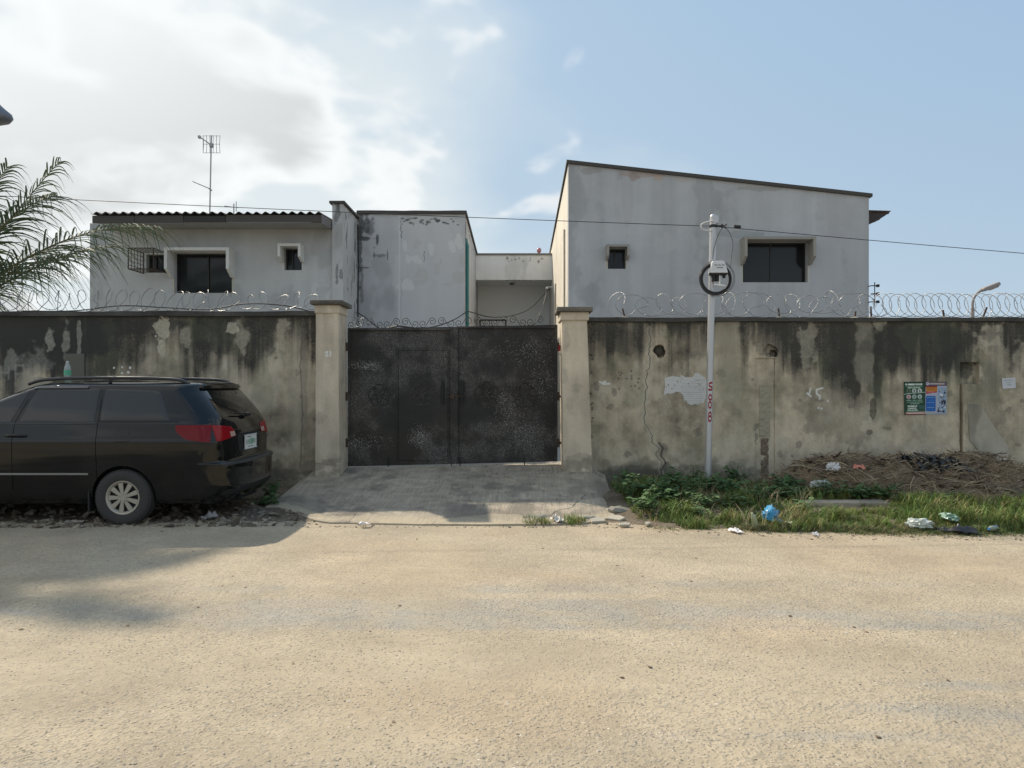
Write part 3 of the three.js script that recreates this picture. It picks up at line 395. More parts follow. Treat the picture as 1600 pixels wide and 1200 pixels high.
const rightS = houseSurf(1.2, 7.0, 2.4, 4.6, 45, [0.45, 0.46, 0.462], (S) => {
  for (const [x, y, rx, ry, c, a] of [[2.9, 6.42, 0.5, 0.06, [0.39, 0.30, 0.26], 0.8], [3.3, 6.33, 0.12, 0.07, [0.46, 0.36, 0.29], 0.8], [2.75, 6.38, 0.1, 0.1, [0.31, 0.24, 0.20], 0.7], [3.9, 6.3, 0.2, 0.05, [0.48, 0.40, 0.34], 0.6], [2.6, 5.8, 0.1, 0.6, [0.40, 0.40, 0.41], 0.5], [1.8, 6.5, 0.3, 0.06, [0.28, 0.26, 0.24], 0.6], [5.6, 6.1, 0.5, 0.05, [0.28, 0.27, 0.24], 0.6], [3.4, 3.7, 0.25, 0.6, [0.39, 0.40, 0.40], 0.5], [4.85, 3.5, 0.16, 0.8, [0.39, 0.40, 0.40], 0.5], [5.2, 5.08, 0.5, 0.08, [0.31, 0.32, 0.31], 0.7], [3.4, 4.8, 0.3, 0.2, [0.52, 0.52, 0.52], 0.4], [6.9, 4.4, 0.5, 0.8, [0.48, 0.48, 0.49], 0.4], [7.3, 5.6, 0.4, 0.4, [0.40, 0.40, 0.41], 0.4]]) S.stamp(x, y, rx, ry, c, a, { warp: 0.9, freq: 5, seed: x * 3 });
}, 1.4);
const sideS = houseSurf(0, 7, 2.4, 4.6, 65, [0.70, 0.65, 0.56], (S) => { for (let i = 0; i < 24; i++) { const q = rng(300 + i); S.stamp(q() * 7, 2.6 + q() * 4, 0.02 + q() * 0.05, 0.1 + q() * 0.4, [0.33, 0.28, 0.22], 0.55, { warp: 0.8, freq: 8, seed: i }); } });
const wingMat = wingS.mat({}, 0.006), blockMat = blockS.mat({}, 0.006), finMat = finS.mat({}, 0.006), rightMat = rightS.mat({}, 0.006), sideMat = sideS.mat({}, 0.006);
const darkCop = M(0.075, 0.07, 0.063, { roughness: 0.95, bumpMap: copingMat.bumpMap, bumpScale: 0.01 });
const glassMat = new THREE.MeshPhysicalMaterial({ color: lin(0.012, 0.014, 0.015), roughness: 0.12, specularIntensity: 0.7 });
const frameMat = M(0.035, 0.033, 0.03, { roughness: 0.5, metalness: 0.4 });
const hoodMat = M(0.70, 0.70, 0.66, { roughness: 0.9, bumpMap: copingMat.bumpMap, bumpScale: 0.006 });
const creamMat = M(0.56, 0.52, 0.38, { roughness: 0.9 });
function fillWindow(house, x0, x1, y0, y1, zw, panes, reveal) {
  const d = 0.17, f = 0.03;
  const fr = [box(x0, x0 + f, y0, y1, zw - d, zw - d + 0.04), box(x1 - f, x1, y0, y1, zw - d, zw - d + 0.04), box(x0 + f, x1 - f, y1 - f, y1, zw - d, zw - d + 0.04), box(x0 + f, x1 - f, y0, y0 + f, zw - d, zw - d + 0.04)];
  const w = mesh('window', fr, frameMat, house), n = panes.length - 1;
  for (let i = 0; i < n; i++) { const a = mix(x0 + f, x1 - f, panes[i]), b = mix(x0 + f, x1 - f, panes[i + 1]), dz = i % 2 ? 0.006 : 0.02; mesh('pane', box(a, b, y0 + f, y1 - f, zw - d + dz - 0.004, zw - d + dz), glassMat, w); if (i) mesh('mullion', box(a - 0.016, a + 0.016, y0 + f, y1 - f, zw - d + 0.022, zw - d + 0.036), frameMat, w); }
  const L = 0.02; mesh('reveal', [box(x0 - L, x0 - 0.001, y0, y1, zw - 0.16, zw + 0.002), box(x1 + 0.001, x1 + L, y0, y1, zw - 0.16, zw + 0.002), box(x0 - L, x1 + L, y1 + 0.001, y1 + L, zw - 0.16, zw + 0.002)], reveal, house);
}
function hood(house, x0, x1, y0, y1, zw, drop, out, th, mat) { // cement hood: top slab and two cheeks with a slanted foot
  const pts = [[0, y1], [out, y1], [out, y1 - drop * 0.72], [0.09, y1 - drop], [0, y1 - drop]];
  const cheek = (x) => { const g = prism(pts, 0, th); g.rotateY(-Math.PI / 2); g.translate(x + th, 0, zw); return g; };
  const h = mesh('window_hood', box(x0 - th, x1 + th, y1, y1 + th, zw, zw + out), mat, house);
  mesh('cheek', cheek(x0 - th), mat, h); mesh('cheek', cheek(x1), mat, h);
}
{ // left house: roofed wing, fin wall, block
  const h = thing('house', 'grey house on the left with corrugated roof, razor wire before it', 'house', [0, 0, 0]);
  const Z = -16, wins = [[-7.61, -6.31, 3.75, 4.65], [-5.13, -4.735, 4.265, 4.755], [-8.24, -7.76, 4.21, 4.62]];
  mesh('wing_wall', wallUV(cut(box(-9.51, -4.032, 0.25, 5.32, Z, -27), wins.map(([a, b, c, d]) => box(a, b, c, d, Z - 0.3, Z + 0.3))), wingS), wingMat, h);
  mesh('fin_wall', wallUV(box(-4.03, -3.79, 0.25, 5.74, Z + 0.08, -17.38), finS), finMat, h);
  mesh('fin_coping', [rbox(-4.09, -3.74, 5.742, 5.80, Z + 0.13, -17.5, 0.01)], darkCop, h);
  mesh('block_wall', wallUV(box(-4.028, -1.15, 0.25, 5.86, -17.4, -27), blockS), blockMat, h);
  mesh('block_coping', [roughTop(-3.80, -1.11, 5.862, 5.94, -27, -17.35, 3)], darkCop, h);
  fillWindow(h, ...wins[0], Z, [0, 0.55, 1], creamMat); fillWindow(h, ...wins[1], Z, [0, 0.36, 1], hoodMat); fillWindow(h, ...wins[2], Z, [0, 0.3, 1], hoodMat);
  hood(h, -7.61, -6.31, 3.75, 4.65, Z, 0.56, 0.34, 0.065, hoodMat); hood(h, -5.13, -4.735, 4.265, 4.755, Z, 0.32, 0.30, 0.055, hoodMat);
  // corrugated roof over the wing
  const nx = 460, pos = [], idx = [], zs = [-15.18, -15.3, -18, -22, -27.3];
  zs.forEach((z, j) => { for (let i = 0; i <= nx; i++) { const x = mix(-9.02, -4.06, i / nx); pos.push(x, 5.36 + 0.028 * Math.sin(x / 0.19 * 6.283) + 0.085 * (-15.18 - z) + (j < 2 ? 0.03 * (fbm(x * 1.1, 3, 3) - 0.5) : 0), z); } });
  for (let j = 0; j < zs.length - 1; j++) for (let i = 0; i < nx; i++) { const a = j * (nx + 1) + i, c = a + nx + 1; idx.push(a, a + 1, c, a + 1, c + 1, c); }
  const rg = new THREE.BufferGeometry(); rg.setAttribute('position', new THREE.Float32BufferAttribute(pos, 3)); rg.setIndex(idx); rg.computeVertexNormals();
  const roof = mesh('roof', rg, M(0.16, 0.15, 0.14, { roughness: 0.75, metalness: 0.1, side: THREE.DoubleSide }), h);
  const wood = M(0.085, 0.078, 0.07, { roughness: 0.9, bumpMap: copingMat.bumpMap, bumpScale: 0.01 }), wood2 = M(0.17, 0.16, 0.15, { roughness: 0.9 }), wood3 = M(0.045, 0.043, 0.04, { roughness: 0.9 });
  [[-9.0, -8.1, 5.15, 5.31, wood], [-8.09, -7.05, 5.155, 5.315, wood], [-7.04, -6.15, 5.17, 5.31, wood3], [-6.14, -4.08, 5.16, 5.325, wood]].forEach(([a, b, c, d, m]) => mesh('fascia_board', rbox(a, b, c, d, -15.25, -15.225, 0.004), m, roof));
  mesh('fascia_strip', rbox(-7.9, -7.0, 5.13, 5.152, -15.25, -15.215, 0.004), wood2, roof); mesh('fascia_strip', rbox(-6.1, -4.3, 5.15, 5.172, -15.222, -15.205, 0.004), wood2, roof);
  mesh('gable_board', [(() => { const g = rbox(-0.014, 0.014, -0.1, 0.1, -0.42, 0.42, 0.004); g.rotateX(0.08); g.translate(-4.062, 5.25, -15.60); return g; })()], wood2, roof);
  mesh('soffit', box(-9.0, -4.08, 5.185, 5.20, -15.26, -15.995), M(0.33, 0.33, 0.32), roof);
  for (let i = 0; i < 8; i++) { const x = -8.98 + i * 0.68; mesh('rafter', box(x, x + 0.05, 5.204, 5.30, -15.262, -15.995), wood3, roof); }
  // steel air-conditioner cage
  const X0 = -8.30, X1 = -7.755, Y0 = 4.19, Y1 = 4.64, Zb = Z + 0.005, Zf = -15.36, gs = [], e = 0.009;
  for (const y of [Y0, Y1]) { gs.push(sbar([X0, y, Zb], [X0, y, Zf], e * 2), sbar([X1, y, Zb], [X1, y, Zf], e * 2), sbar([X0, y, Zf], [X1, y, Zf], e * 2)); }
  for (const x of [X0, X1]) gs.push(sbar([x, Y0, Zf], [x, Y1, Zf], e * 2), sbar([x, Y0, Zb], [x, Y1, Zb], e * 2));
  for (let i = 1; i < 5; i++) { const z = mix(Zb, Zf, i / 5), y = mix(Y0, Y1, i / 5), x = mix(X0, X1, i / 5); gs.push(sbar([X0, Y0, z], [X0, Y1, z], e), sbar([X0, y, Zb], [X0, y, Zf], e), sbar([X0, Y1, z], [X1, Y1, z], e), sbar([x, Y1, Zb], [x, Y1, Zf], e), sbar([X0, Y0, z], [X1, Y0, z], e)); }
  mesh('window_cage', gs, rustMat, h);
  mesh('downpipe', [bar([-1.115, 0.25, -17.62], [-1.115, 5.15, -17.62], 0.05, 12), bar([-1.115, 5.1, -17.62], [-1.16, 5.3, -17.62], 0.05, 10)], M(0.035, 0.20, 0.19, { roughness: 0.45 }), h);
  mesh('cable', [tube([[-3.77, 5.6, -17.36], [-3.75, 4.5, -17.36], [-3.765, 3.4, -17.36], [-3.74, 2.6, -17.36]], 0.014, 20, 5)], M(0.03, 0.03, 0.03), h);
}
{ // right house: parapet raked down to the right
  const h = thing('house', 'tall grey house on the right with raked parapet behind the pole', 'house', [0, 0, 0]);
  const Z = -16, wins = [[2.16, 2.565, 4.294, 4.755], [5.2, 6.66, 3.99, 4.9]];
  const body = (x0, x1, yl, yr, yb, z0, z1, back) => { const g = prism([[x0, yb], [x1, yb], [x1, yr], [x0, yl]], z0, z1); const p = g.attributes.position; for (let i = 0; i < p.count; i++) if (p.getY(i) > yb + 0.02 && p.getZ(i) < z0 - 0.5) p.setY(i, p.getY(i) - back); g.computeVertexNormals(); return g; };
  mesh('front_wall', wallUV(cut(body(1.27, 8.04, 6.66, 5.91, 0.25, Z, Z - 0.3, 0), wins.map(([a, b, c, d]) => box(a, b, c, d, Z - 0.22, Z + 0.3))), rightS), rightMat, h);
  const sg = body(1.274, 8.036, 6.66, 5.91, 0.25, Z - 0.302, -24.5, 0.75); const p = sg.attributes.position, n = sg.attributes.normal, uv = sg.attributes.uv;
  for (let i = 0; i < p.count; i++) uv.setXY(i, Math.abs(n.getX(i)) > 0.7 ? (-p.getZ(i) - 16) / 7 : p.getX(i) / 7, (p.getY(i) - 2.4) / 4.6);
  mesh('side_wall', sg, sideMat, h);
  const cop = (a, b, y0, y1, z0, z1) => { const g = prism([[a, y0], [b, y1], [b, y1 + 0.075], [a, y0 + 0.075]], z0, z1); return wallUV(g, copingS); };
  mesh('parapet_coping', cop(1.23, 8.10, 6.666, 5.907, Z + 0.05, Z - 0.32), darkCop, h);
  const sc = prism([[16.325, 6.665], [24.5, 5.92], [24.5, 5.99], [16.325, 6.735]], 0, 0.24); sc.rotateY(Math.PI / 2); sc.translate(1.235, 0, 0); { const q = sc.attributes.position; for (let i = 0; i < q.count; i++) q.setZ(i, q.getZ(i)); } sc.computeVertexNormals();
  mesh('side_coping', wallUV(sc, copingS), darkCop, h);
  fillWindow(h, ...wins[0], Z, [0, 0.4, 1], creamMat); fillWindow(h, ...wins[1], Z, [0, 0.46, 1], creamMat);
  const hm = M(0.34, 0.325, 0.285, { roughness: 0.95, bumpMap: copingMat.bumpMap, bumpScale: 0.01 });
  hood(h, 2.16, 2.565, 4.294, 4.755, Z, 0.27, 0.22, 0.05, hm); hood(h, 5.2, 6.66, 3.99, 4.9, Z, 0.52, 0.32, 0.06, hm);
  // eaves of the roof on the far side
  const pos = [], idx = [], N = 120; for (let j = 0; j < 2; j++) for (let i = 0; i <= N; i++) { const z = mix(-16.33, -24, i / N); pos.push(j ? 8.72 : 8.036, (j ? 5.66 : 5.68) + 0.03 * Math.sin(z / 0.2 * 6.283), z); }
  for (let i = 0; i < N; i++) idx.push(i, i + N + 1, i + 1, i + 1, i + N + 1, i + N + 2);
  const rg = new THREE.BufferGeometry(); rg.setAttribute('position', new THREE.Float32BufferAttribute(pos, 3)); rg.setIndex(idx); rg.computeVertexNormals();
  const ev = mesh('eaves_sheet', rg, M(0.13, 0.10, 0.09, { side: THREE.DoubleSide }), h), wd = M(0.06, 0.05, 0.045, { roughness: 0.9 });
  for (let i = 0; i < 5; i++) { const z = -16.36 - i * 1.1; mesh('rafter_end', prism([[8.04, 5.30], [8.16, 5.36], [8.38, 5.44], [8.60, 5.58], [8.66, 5.63], [8.04, 5.64]], z - 0.06, z), wd, ev); }
  mesh('eaves_board', box(8.48, 8.505, 5.50, 5.61, -16.42, -23.9), wd, ev);
  mesh('wall_bracket', [bar([8.04, 3.9, -15.9], [8.2, 3.9, -15.9], 0.012), bar([8.04, 3.72, -15.9], [8.2, 3.72, -15.9], 0.012), bar([8.04, 3.54, -15.9], [8.2, 3.54, -15.9], 0.012), bar([8.12, 3.45, -15.9], [8.12, 3.98, -15.9], 0.01), rbox(8.16, 8.22, 3.87, 3.93, -15.93, -15.87, 0.01), rbox(8.16, 8.22, 3.69, 3.75, -15.93, -15.87, 0.01), rbox(8.16, 8.22, 3.51, 3.57, -15.93, -15.87, 0.01), bar([8.02, 3.9, -16.02], [8.05, 3.9, -15.9], 0.012), bar([8.02, 3.54, -16.02], [8.05, 3.54, -15.9], 0.012)], ironMat, h);
  for (const [z, y] of [[-17.0, 5.4], [-20.5, 4.6]]) mesh('downpipe', [bar([1.25, 1, z], [1.25, y, z], 0.022, 8)], M(0.5, 0.46, 0.38), h);
}
{ // low link between the houses
  const h = thing('link_building', 'white two-storey link with deep balcony between the two houses', 'building', [0, 0, 0]);
  const wm = houseSurf(-1.2, 2.6, 4.8, 1.2, 85, [0.84, 0.82, 0.77], (S) => { for (let i = 0; i < 16; i++) { const q = rng(500 + i); S.stamp(-0.2 + q() * 1.2, 5.55 + q() * 0.14, 0.01 + q() * 0.04, 0.01 + q() * 0.04, [0.2, 0.19, 0.16], 0.7, { warp: 0.8, freq: 14, seed: i }); } });
  mesh('parapet', wallUV(box(-1.148, 1.272, 5.0, 5.78, -22.5, -22.8), wm), wm.mat({}, 0.004), h);
  mesh('parapet_coping', rbox(-1.148, 1.272, 5.782, 5.84, -22.46, -22.84, 0.01), M(0.2, 0.19, 0.17), h);
  mesh('soffit', box(-1.148, 1.272, 5.002, 5.2, -22.802, -24.0), M(0.78, 0.78, 0.75), h);
  mesh('recessed_wall', box(-1.148, 1.272, 0.25, 5.2, -24.002, -24.3), M(0.80, 0.80, 0.78, { roughness: 0.9, bumpMap: wingMat.bumpMap, bumpScale: 0.006 }), h);
  mesh('balcony_floor', box(-1.148, 1.272, 2.55, 2.75, -22.5, -24.0), M(0.6, 0.6, 0.57), h);
  mesh('balcony_rail', [sbar([-1.02, 3.74, -22.7], [-0.2, 3.74, -22.7], 0.05), sbar([-1.02, 2.75, -22.7], [-1.02, 3.74, -22.7], 0.045), sbar([-0.2, 2.75, -22.7], [-0.2, 3.74, -22.7], 0.045), sbar([-1.02, 3.55, -22.7], [-0.2, 3.55, -22.7], 0.03)], ironMat, h);
  mesh('soffit_lamp', [(() => { const g = new THREE.CylinderGeometry(0.09, 0.07, 0.06, 14); g.translate(0.0, 4.972, -23.2); return g; })()], M(0.12, 0.11, 0.1), h);
  mesh('parapet_lamp', [(() => { const g = new THREE.SphereGeometry(0.075, 12, 9); g.scale(1, 1.2, 1); g.translate(0.86, 5.95, -22.6); return g; })(), bar([0.86, 5.83, -22.6], [0.86, 5.9, -22.6], 0.02)], M(0.45, 0.2, 0.22, { roughness: 0.4 }), h);
  mesh('wall_bulb', [(() => { const g = new THREE.SphereGeometry(0.05, 12, 9); g.translate(1.1, 4.72, -22.4); return g; })(), bar([1.272, 4.76, -22.42], [1.1, 4.76, -22.4], 0.02)], M(0.85, 0.85, 0.82, { roughness: 0.3 }), h);
}

// ---------------------------------------------------------------- parked minivan (nose to the left), lofted from level outlines
function interp(tab) { return (y) => { if (y <= tab[0][0]) return tab[0][1]; for (let i = 1; i < tab.length; i++) if (y <= tab[i][0]) { const [a, p] = tab[i - 1], [b, q] = tab[i]; const t = (y - a) / (b - a); const m0 = i > 1 ? (q - tab[i - 2][1]) / (b - tab[i - 2][0]) : (q - p) / (b - a), m1 = i < tab.length - 1 ? (tab[i + 1][1] - p) / (tab[i + 1][0] - a) : (q - p) / (b - a), d = b - a, s = (q - p) / d; const k0 = Math.sign(m0) === Math.sign(s) ? Math.sign(s) * Math.min(Math.abs(m0), 3 * Math.abs(s)) : 0, k1 = Math.sign(m1) === Math.sign(s) ? Math.sign(s) * Math.min(Math.abs(m1), 3 * Math.abs(s)) : 0; const t2 = t * t, t3 = t2 * t; return (2 * t3 - 3 * t2 + 1) * p + (t3 - 2 * t2 + t) * d * k0 + (-2 * t3 + 3 * t2) * q + (t3 - t2) * d * k1; } return tab[tab.length - 1][1]; }; }
const CAR = [-3.40, 0, -9.51];
const cRear = interp([[0.24, -0.13], [0.34, -0.04], [0.46, 0.0], [0.66, 0.0], [0.725, -0.02], [0.75, -0.10], [1.0, -0.115], [1.2, -0.155], [1.3, -0.20], [1.5, -0.345], [1.64, -0.46], [1.69, -0.47], [1.715, -0.50], [1.735, -0.62], [1.75, -0.95]]);
const cFront = interp([[0.24, -4.86], [0.4, -4.99], [0.6, -5.02], [0.8, -4.97], [0.93, -4.84], [1.0, -4.62], [1.06, -4.25], [1.11, -3.92], [1.3, -3.56], [1.5, -3.13], [1.64, -2.78], [1.70, -2.6], [1.735, -2.35], [1.75, -1.9]]);
const cHalf = interp([[0.24, 0.86], [0.30, 0.905], [0.42, 0.937], [0.60, 0.960], [0.85, 0.980], [1.0, 0.986], [1.03, 0.982], [1.06, 0.975], [1.2, 0.945], [1.225, 0.938], [1.24, 0.928], [1.4, 0.886], [1.6, 0.822], [1.66, 0.795], [1.70, 0.745], [1.725, 0.665], [1.74, 0.54], [1.75, 0.30]]);
const rzR = interp([[0.24, 0.4], [0.7, 0.42], [0.76, 0.30], [1.2, 0.26], [1.66, 0.26], [1.75, 0.28]]), rxR = interp([[0.24, 0.30], [0.7, 0.34], [0.76, 0.25], [1.2, 0.22], [1.66, 0.22], [1.75, 0.3]]);
const bend = (z, hw, rz, rx) => { const t = (Math.abs(z) - (hw - rz)) / rz; return 0.05 * (z / hw) ** 2 + (t > 0 ? rx * (1 - Math.sqrt(Math.max(0, 1 - Math.min(t, 1) ** 2.2))) : 0); };
const rearX = (y, z) => { const hw = cHalf(y); return cRear(y) - bend(z, hw, Math.min(rzR(y), hw * 0.9), rxR(y)); };
const frontX = (y, z) => { const hw = cHalf(y); return cFront(y) + bend(z, hw, hw * 0.75, y < 1.05 ? 0.55 : 0.32); };
const sideZ = (x, y) => { // outward half width at a place along the car (corner bends included)
  const hw = cHalf(y); let lo = 0, hi = hw; if (rearX(y, hw) > x && frontX(y, hw) < x) return hw; for (let i = 0; i < 22; i++) { const m = (lo + hi) / 2; if (rearX(y, m) > x && frontX(y, m) < x) lo = m; else hi = m; } return lo;
};
function carBody() {
  const ys = []; for (let i = 0; i <= 96; i++) ys.push(0.24 + 1.51 * (i / 96)); ys.push(0.735, 0.742, 1.718, 1.745, 1.747, 1.7485); ys.sort((a, b) => a - b);
  const NR = 40, NSd = 60, ring = 2 * (NR + NSd), pos = [], idx = [];
  for (const y of ys) {
    const hw = cHalf(y);
    for (let i = 0; i < NR; i++) { const z = hw * Math.sin((i / NR - 0.5) * Math.PI); pos.push(rearX(y, z), y, z); }
    for (let i = 0; i < NSd; i++) pos.push(mix(rearX(y, hw), frontX(y, hw), i / NSd), y, hw);
    for (let i = 0; i < NR; i++) { const z = hw * Math.sin((0.5 - i / NR) * Math.PI); pos.push(frontX(y, z), y, z); }
    for (let i = 0; i < NSd; i++) pos.push(mix(frontX(y, hw), rearX(y, hw), i / NSd), y, -hw);
  }
  for (let j = 0; j < ys.length - 1; j++) for (let i = 0; i < ring; i++) { const a = j * ring + i, b = j * ring + (i + 1) % ring, c = a + ring, d = b + ring; idx.push(a, c, b, b, c, d); }
  for (const [row, up] of [[0, -1], [ys.length - 1, 1]]) { const n = pos.length / 3; let cx = 0; for (let i = 0; i < ring; i++) cx += pos[3 * (row * ring + i)] / ring; pos.push(cx, ys[row] + (up > 0 ? 0.002 : 0), 0); for (let i = 0; i < ring; i++) { const a = row * ring + i, b = row * ring + (i + 1) % ring; if (up > 0) idx.push(a, n, b); else idx.push(a, b, n); } }
  const g = new THREE.BufferGeometry(); g.setAttribute('position', new THREE.Float32BufferAttribute(pos, 3)); g.setIndex(idx); g.computeVertexNormals(); return g;
}
// a panel that follows the body: outline (star-shaped) in two of the car's axes, wrapped on the surface with its own thickness
function panel(outline, wrap, off = 0.004, rings = 9) {
  let ax = 0, ay = 0; for (const p of outline) { ax += p[0] / outline.length; ay += p[1] / outline.length; }
  const n = outline.length, pos = [], idx = [];
  const push = (a, b, o) => pos.push(...wrap(a, b, o));
  push(ax, ay, off);
  for (let r = 1; r <= rings; r++) for (const [x, y] of outline) push(mix(ax, x, r / rings), mix(ay, y, r / rings), off - (r === rings ? 0.0015 : 0));
  for (const [x, y] of outline) push(x, y, -0.012);
  for (let i = 0; i < n; i++) idx.push(0, 1 + i, 1 + (i + 1) % n);
  for (let r = 0; r < rings; r++) for (let i = 0; i < n; i++) { const a = 1 + r * n + i, b = 1 + r * n + (i + 1) % n; idx.push(a, a + n, b, b, a + n, b + n); }
  const g = new THREE.BufferGeometry(); g.setAttribute('position', new THREE.Float32BufferAttribute(pos, 3)); g.setIndex(idx); return toCreasedNormals(g, 0.6);
}
function soft(pts, r = 0.04, k = 5, sub = 6) { // rounded corners, edges subdivided
  const out = [], n = pts.length; for (let i = 0; i < n; i++) { const p = pts[i], a = pts[(i + n - 1) % n], b = pts[(i + 1) % n]; const ra = p[2] ?? r, la = Math.hypot(a[0] - p[0], a[1] - p[1]), lb = Math.hypot(b[0] - p[0], b[1] - p[1]), q = Math.min(ra, la * 0.45, lb * 0.45); const A = [p[0] + (a[0] - p[0]) / la * q, p[1] + (a[1] - p[1]) / la * q], B = [p[0] + (b[0] - p[0]) / lb * q, p[1] + (b[1] - p[1]) / lb * q]; for (let j = 0; j <= k; j++) { const t = j / k; out.push([(1 - t) ** 2 * A[0] + 2 * t * (1 - t) * p[0] + t * t * B[0], (1 - t) ** 2 * A[1] + 2 * t * (1 - t) * p[1] + t * t * B[1]]); } const c = pts[(i + 1) % n], rc = Math.min(c[2] ?? r, lb * 0.45), C = [c[0] + (p[0] - c[0]) / lb * rc, c[1] + (p[1] - c[1]) / lb * rc]; for (let j = 1; j < sub; j++) out.push([mix(B[0], C[0], j / sub), mix(B[1], C[1], j / sub)]); } return out;
}
const onSide = (s) => (x, y, o) => [x, y, s * (sideZ(x, y) + o)];
const onRear = (z, y, o) => [rearX(y, z) + o, y, z];
const onFront = (z, y, o) => [frontX(y, z) - o, y, z];
{
  const car = thing('minivan', 'dusty black minivan parked against the wall, nose out of frame', 'car', CAR);
  const dustS = new Surf(0, 0, 2, 2, 256).each((x, y, o) => { const a = fbm(x * 2, y * 2, 5), b = vn(x * 60, y * 60), k = ss(0.35, 0.75, a) * (0.6 + 0.6 * b); o[0] = 0.004 + 0.006 * k; o[1] = 0.0045 + 0.0056 * k; o[2] = 0.005 + 0.0047 * k; o[3] = 0.10 + 0.22 * k; });
  const paint = new THREE.MeshPhysicalMaterial({ map: dustS.map(), roughness: 1, roughnessMap: dustS.bump(), clearcoat: 0.8, clearcoatRoughness: 0.015, specularIntensity: 0.15, metalness: 0 });
  const black = M(0.012, 0.012, 0.012, { roughness: 0.75 }), trim = M(0.03, 0.032, 0.034, { roughness: 0.35 }), bright = M(0.30, 0.30, 0.30, { roughness: 0.3, metalness: 0.6 }), visor = new THREE.MeshPhysicalMaterial({ color: lin(0.03, 0.03, 0.034), roughness: 0.1, clearcoat: 1 }), seal = M(0.006, 0.006, 0.006, { roughness: 0.6 });
  const tint1 = new THREE.MeshPhysicalMaterial({ color: lin(0.008, 0.009, 0.010), roughness: 0.04, clearcoat: 0.35, clearcoatRoughness: 0.04 });
  const red = new THREE.MeshPhysicalMaterial({ color: lin(0.15, 0.005, 0.009), roughness: 0.06, specularIntensity: 0.5, clearcoat: 0, clearcoatRoughness: 0.05 });
  const redDark = new THREE.MeshPhysicalMaterial({ color: lin(0.26, 0.008, 0.013), roughness: 0.06, specularIntensity: 0.6, clearcoat: 0, clearcoatRoughness: 0.05 });
  const wx = [-1.29, -4.32];                                   // axles
  const cutters = [];
  for (const x of wx) for (const s of [-1, 1]) { const c = new THREE.CylinderGeometry(0.385, 0.385, 0.5, 48); c.rotateX(Math.PI / 2); c.translate(x, 0.33, s * 0.80); cutters.push(c); }
  const slit = (a, b, w = 0.007) => { for (const s of [-1, 1]) { const L = Math.hypot(b[0] - a[0], b[1] - a[1]), g = new THREE.BoxGeometry(w, L, 0.30); g.rotateZ(-Math.atan2(b[0] - a[0], b[1] - a[1])); g.translate((a[0] + b[0]) / 2, (a[1] + b[1]) / 2, s * 1.0); cutters.push(g); } };
  slit([-1.60, 0.42], [-1.60, 1.69]); slit([-2.62, 0.42], [-2.60, 1.25]); slit([-2.60, 1.25], [-2.42, 1.69]); slit([-3.72, 0.45], [-3.74, 1.12]);
  const body = mesh('body', (() => { const g = cut(carBody(), cutters), p = g.attributes.position, uv = new Float32Array(p.count * 2); for (let i = 0; i < p.count; i++) { uv[2 * i] = (p.getX(i) + p.getZ(i) * 0.6) / 2; uv[2 * i + 1] = p.getY(i) / 2 + p.getZ(i) * 0.2; } g.setAttribute('uv', new THREE.BufferAttribute(uv, 2)); return g; })(), paint, car);
  // lower step of the bumper and the underside
  mesh('underbody', [box(-4.7, -0.3, 0.2, 0.262, -0.62, 0.62), bar([-0.5, 0.24, 0.35], [-0.08, 0.24, 0.35], 0.03), box(-0.45, -0.2, 0.18, 0.25, -0.5, 0.2)], black, car);
  for (const s of [1, -1]) {
    const S = onSide(s), flip = (o) => (s > 0 ? o : o.slice().reverse()), P = (o, off, mat, name, par = car, r) => mesh(name, panel(flip(r === undefined ? o : soft(o, r)), S, off), mat, par);
    P([[-0.735, 1.262, 0.03], [-0.90, 1.615, 0.07], [-1.575, 1.643, 0.02], [-1.575, 1.262, 0.02]], 0.004, tint1, 'quarter_window', car, 0.03);
    P([[-1.645, 1.245, 0.02], [-1.645, 1.645, 0.02], [-2.40, 1.645, 0.05], [-2.555, 1.245, 0.03]], 0.004, tint1, 'door_window', car, 0.03);
    P([[-2.66, 1.235, 0.02], [-2.49, 1.63, 0.04], [-3.02, 1.52, 0.05], [-3.52, 1.22, 0.04]], 0.004, tint1, 'door_window', car, 0.03);
    P([[-1.78, 1.648, 0.01], [-1.80, 1.682, 0.01], [-2.43, 1.680, 0.02], [-2.46, 1.645, 0.01]], 0.022, visor, 'rain_visor', car, 0.012);
    P([[-1.70, 0.605, 0.004], [-1.70, 0.628, 0.004], [-3.55, 0.628, 0.004], [-3.55, 0.605, 0.004]], 0.012, bright, 'side_moulding', car, 0.006);
    P([[-0.62, 1.238, 0.004], [-0.62, 1.252, 0.004], [-1.585, 1.252, 0.004], [-1.585, 1.238, 0.004]], 0.006, seal, 'slide_rail', car, 0.004);
    P([[-1.62, 1.222, 0.003], [-1.62, 1.234, 0.003], [-3.6, 1.216, 0.003], [-3.6, 1.204, 0.003]], 0.007, trim, 'belt_moulding', car, 0.004);
    if (s > 0) P([[-1.20, 1.0], [-1.20, 1.165], [-1.40, 1.165], [-1.40, 1.0]], 0.0035, paint, 'fuel_flap', car, 0.03);
    mesh('door_handle', [tube([[-2.44, 1.075, s * 0.975], [-2.48, 1.082, s * 1.012], [-2.58, 1.086, s * 1.018], [-2.66, 1.082, s * 1.0], [-2.69, 1.076, s * 0.972]], 0.014, 16, 8)], paint, car);
    mesh('door_handle', [tube([[-3.42, 1.065, s * 0.975], [-3.46, 1.07, s * 1.012], [-3.56, 1.073, s * 1.018], [-3.66, 1.065, s * 0.972]], 0.014, 16, 8)], paint, car);
    // tail lamp: side half and tailgate half
    const lamp = P([[-0.25, 1.205, 0.01], [-0.66, 1.205, 0.02], [-0.64, 1.12, 0.05], [-0.52, 1.03, 0.06], [-0.245, 0.995, 0.01]], 0.012, red, 'tail_lamp', car, 0.03);
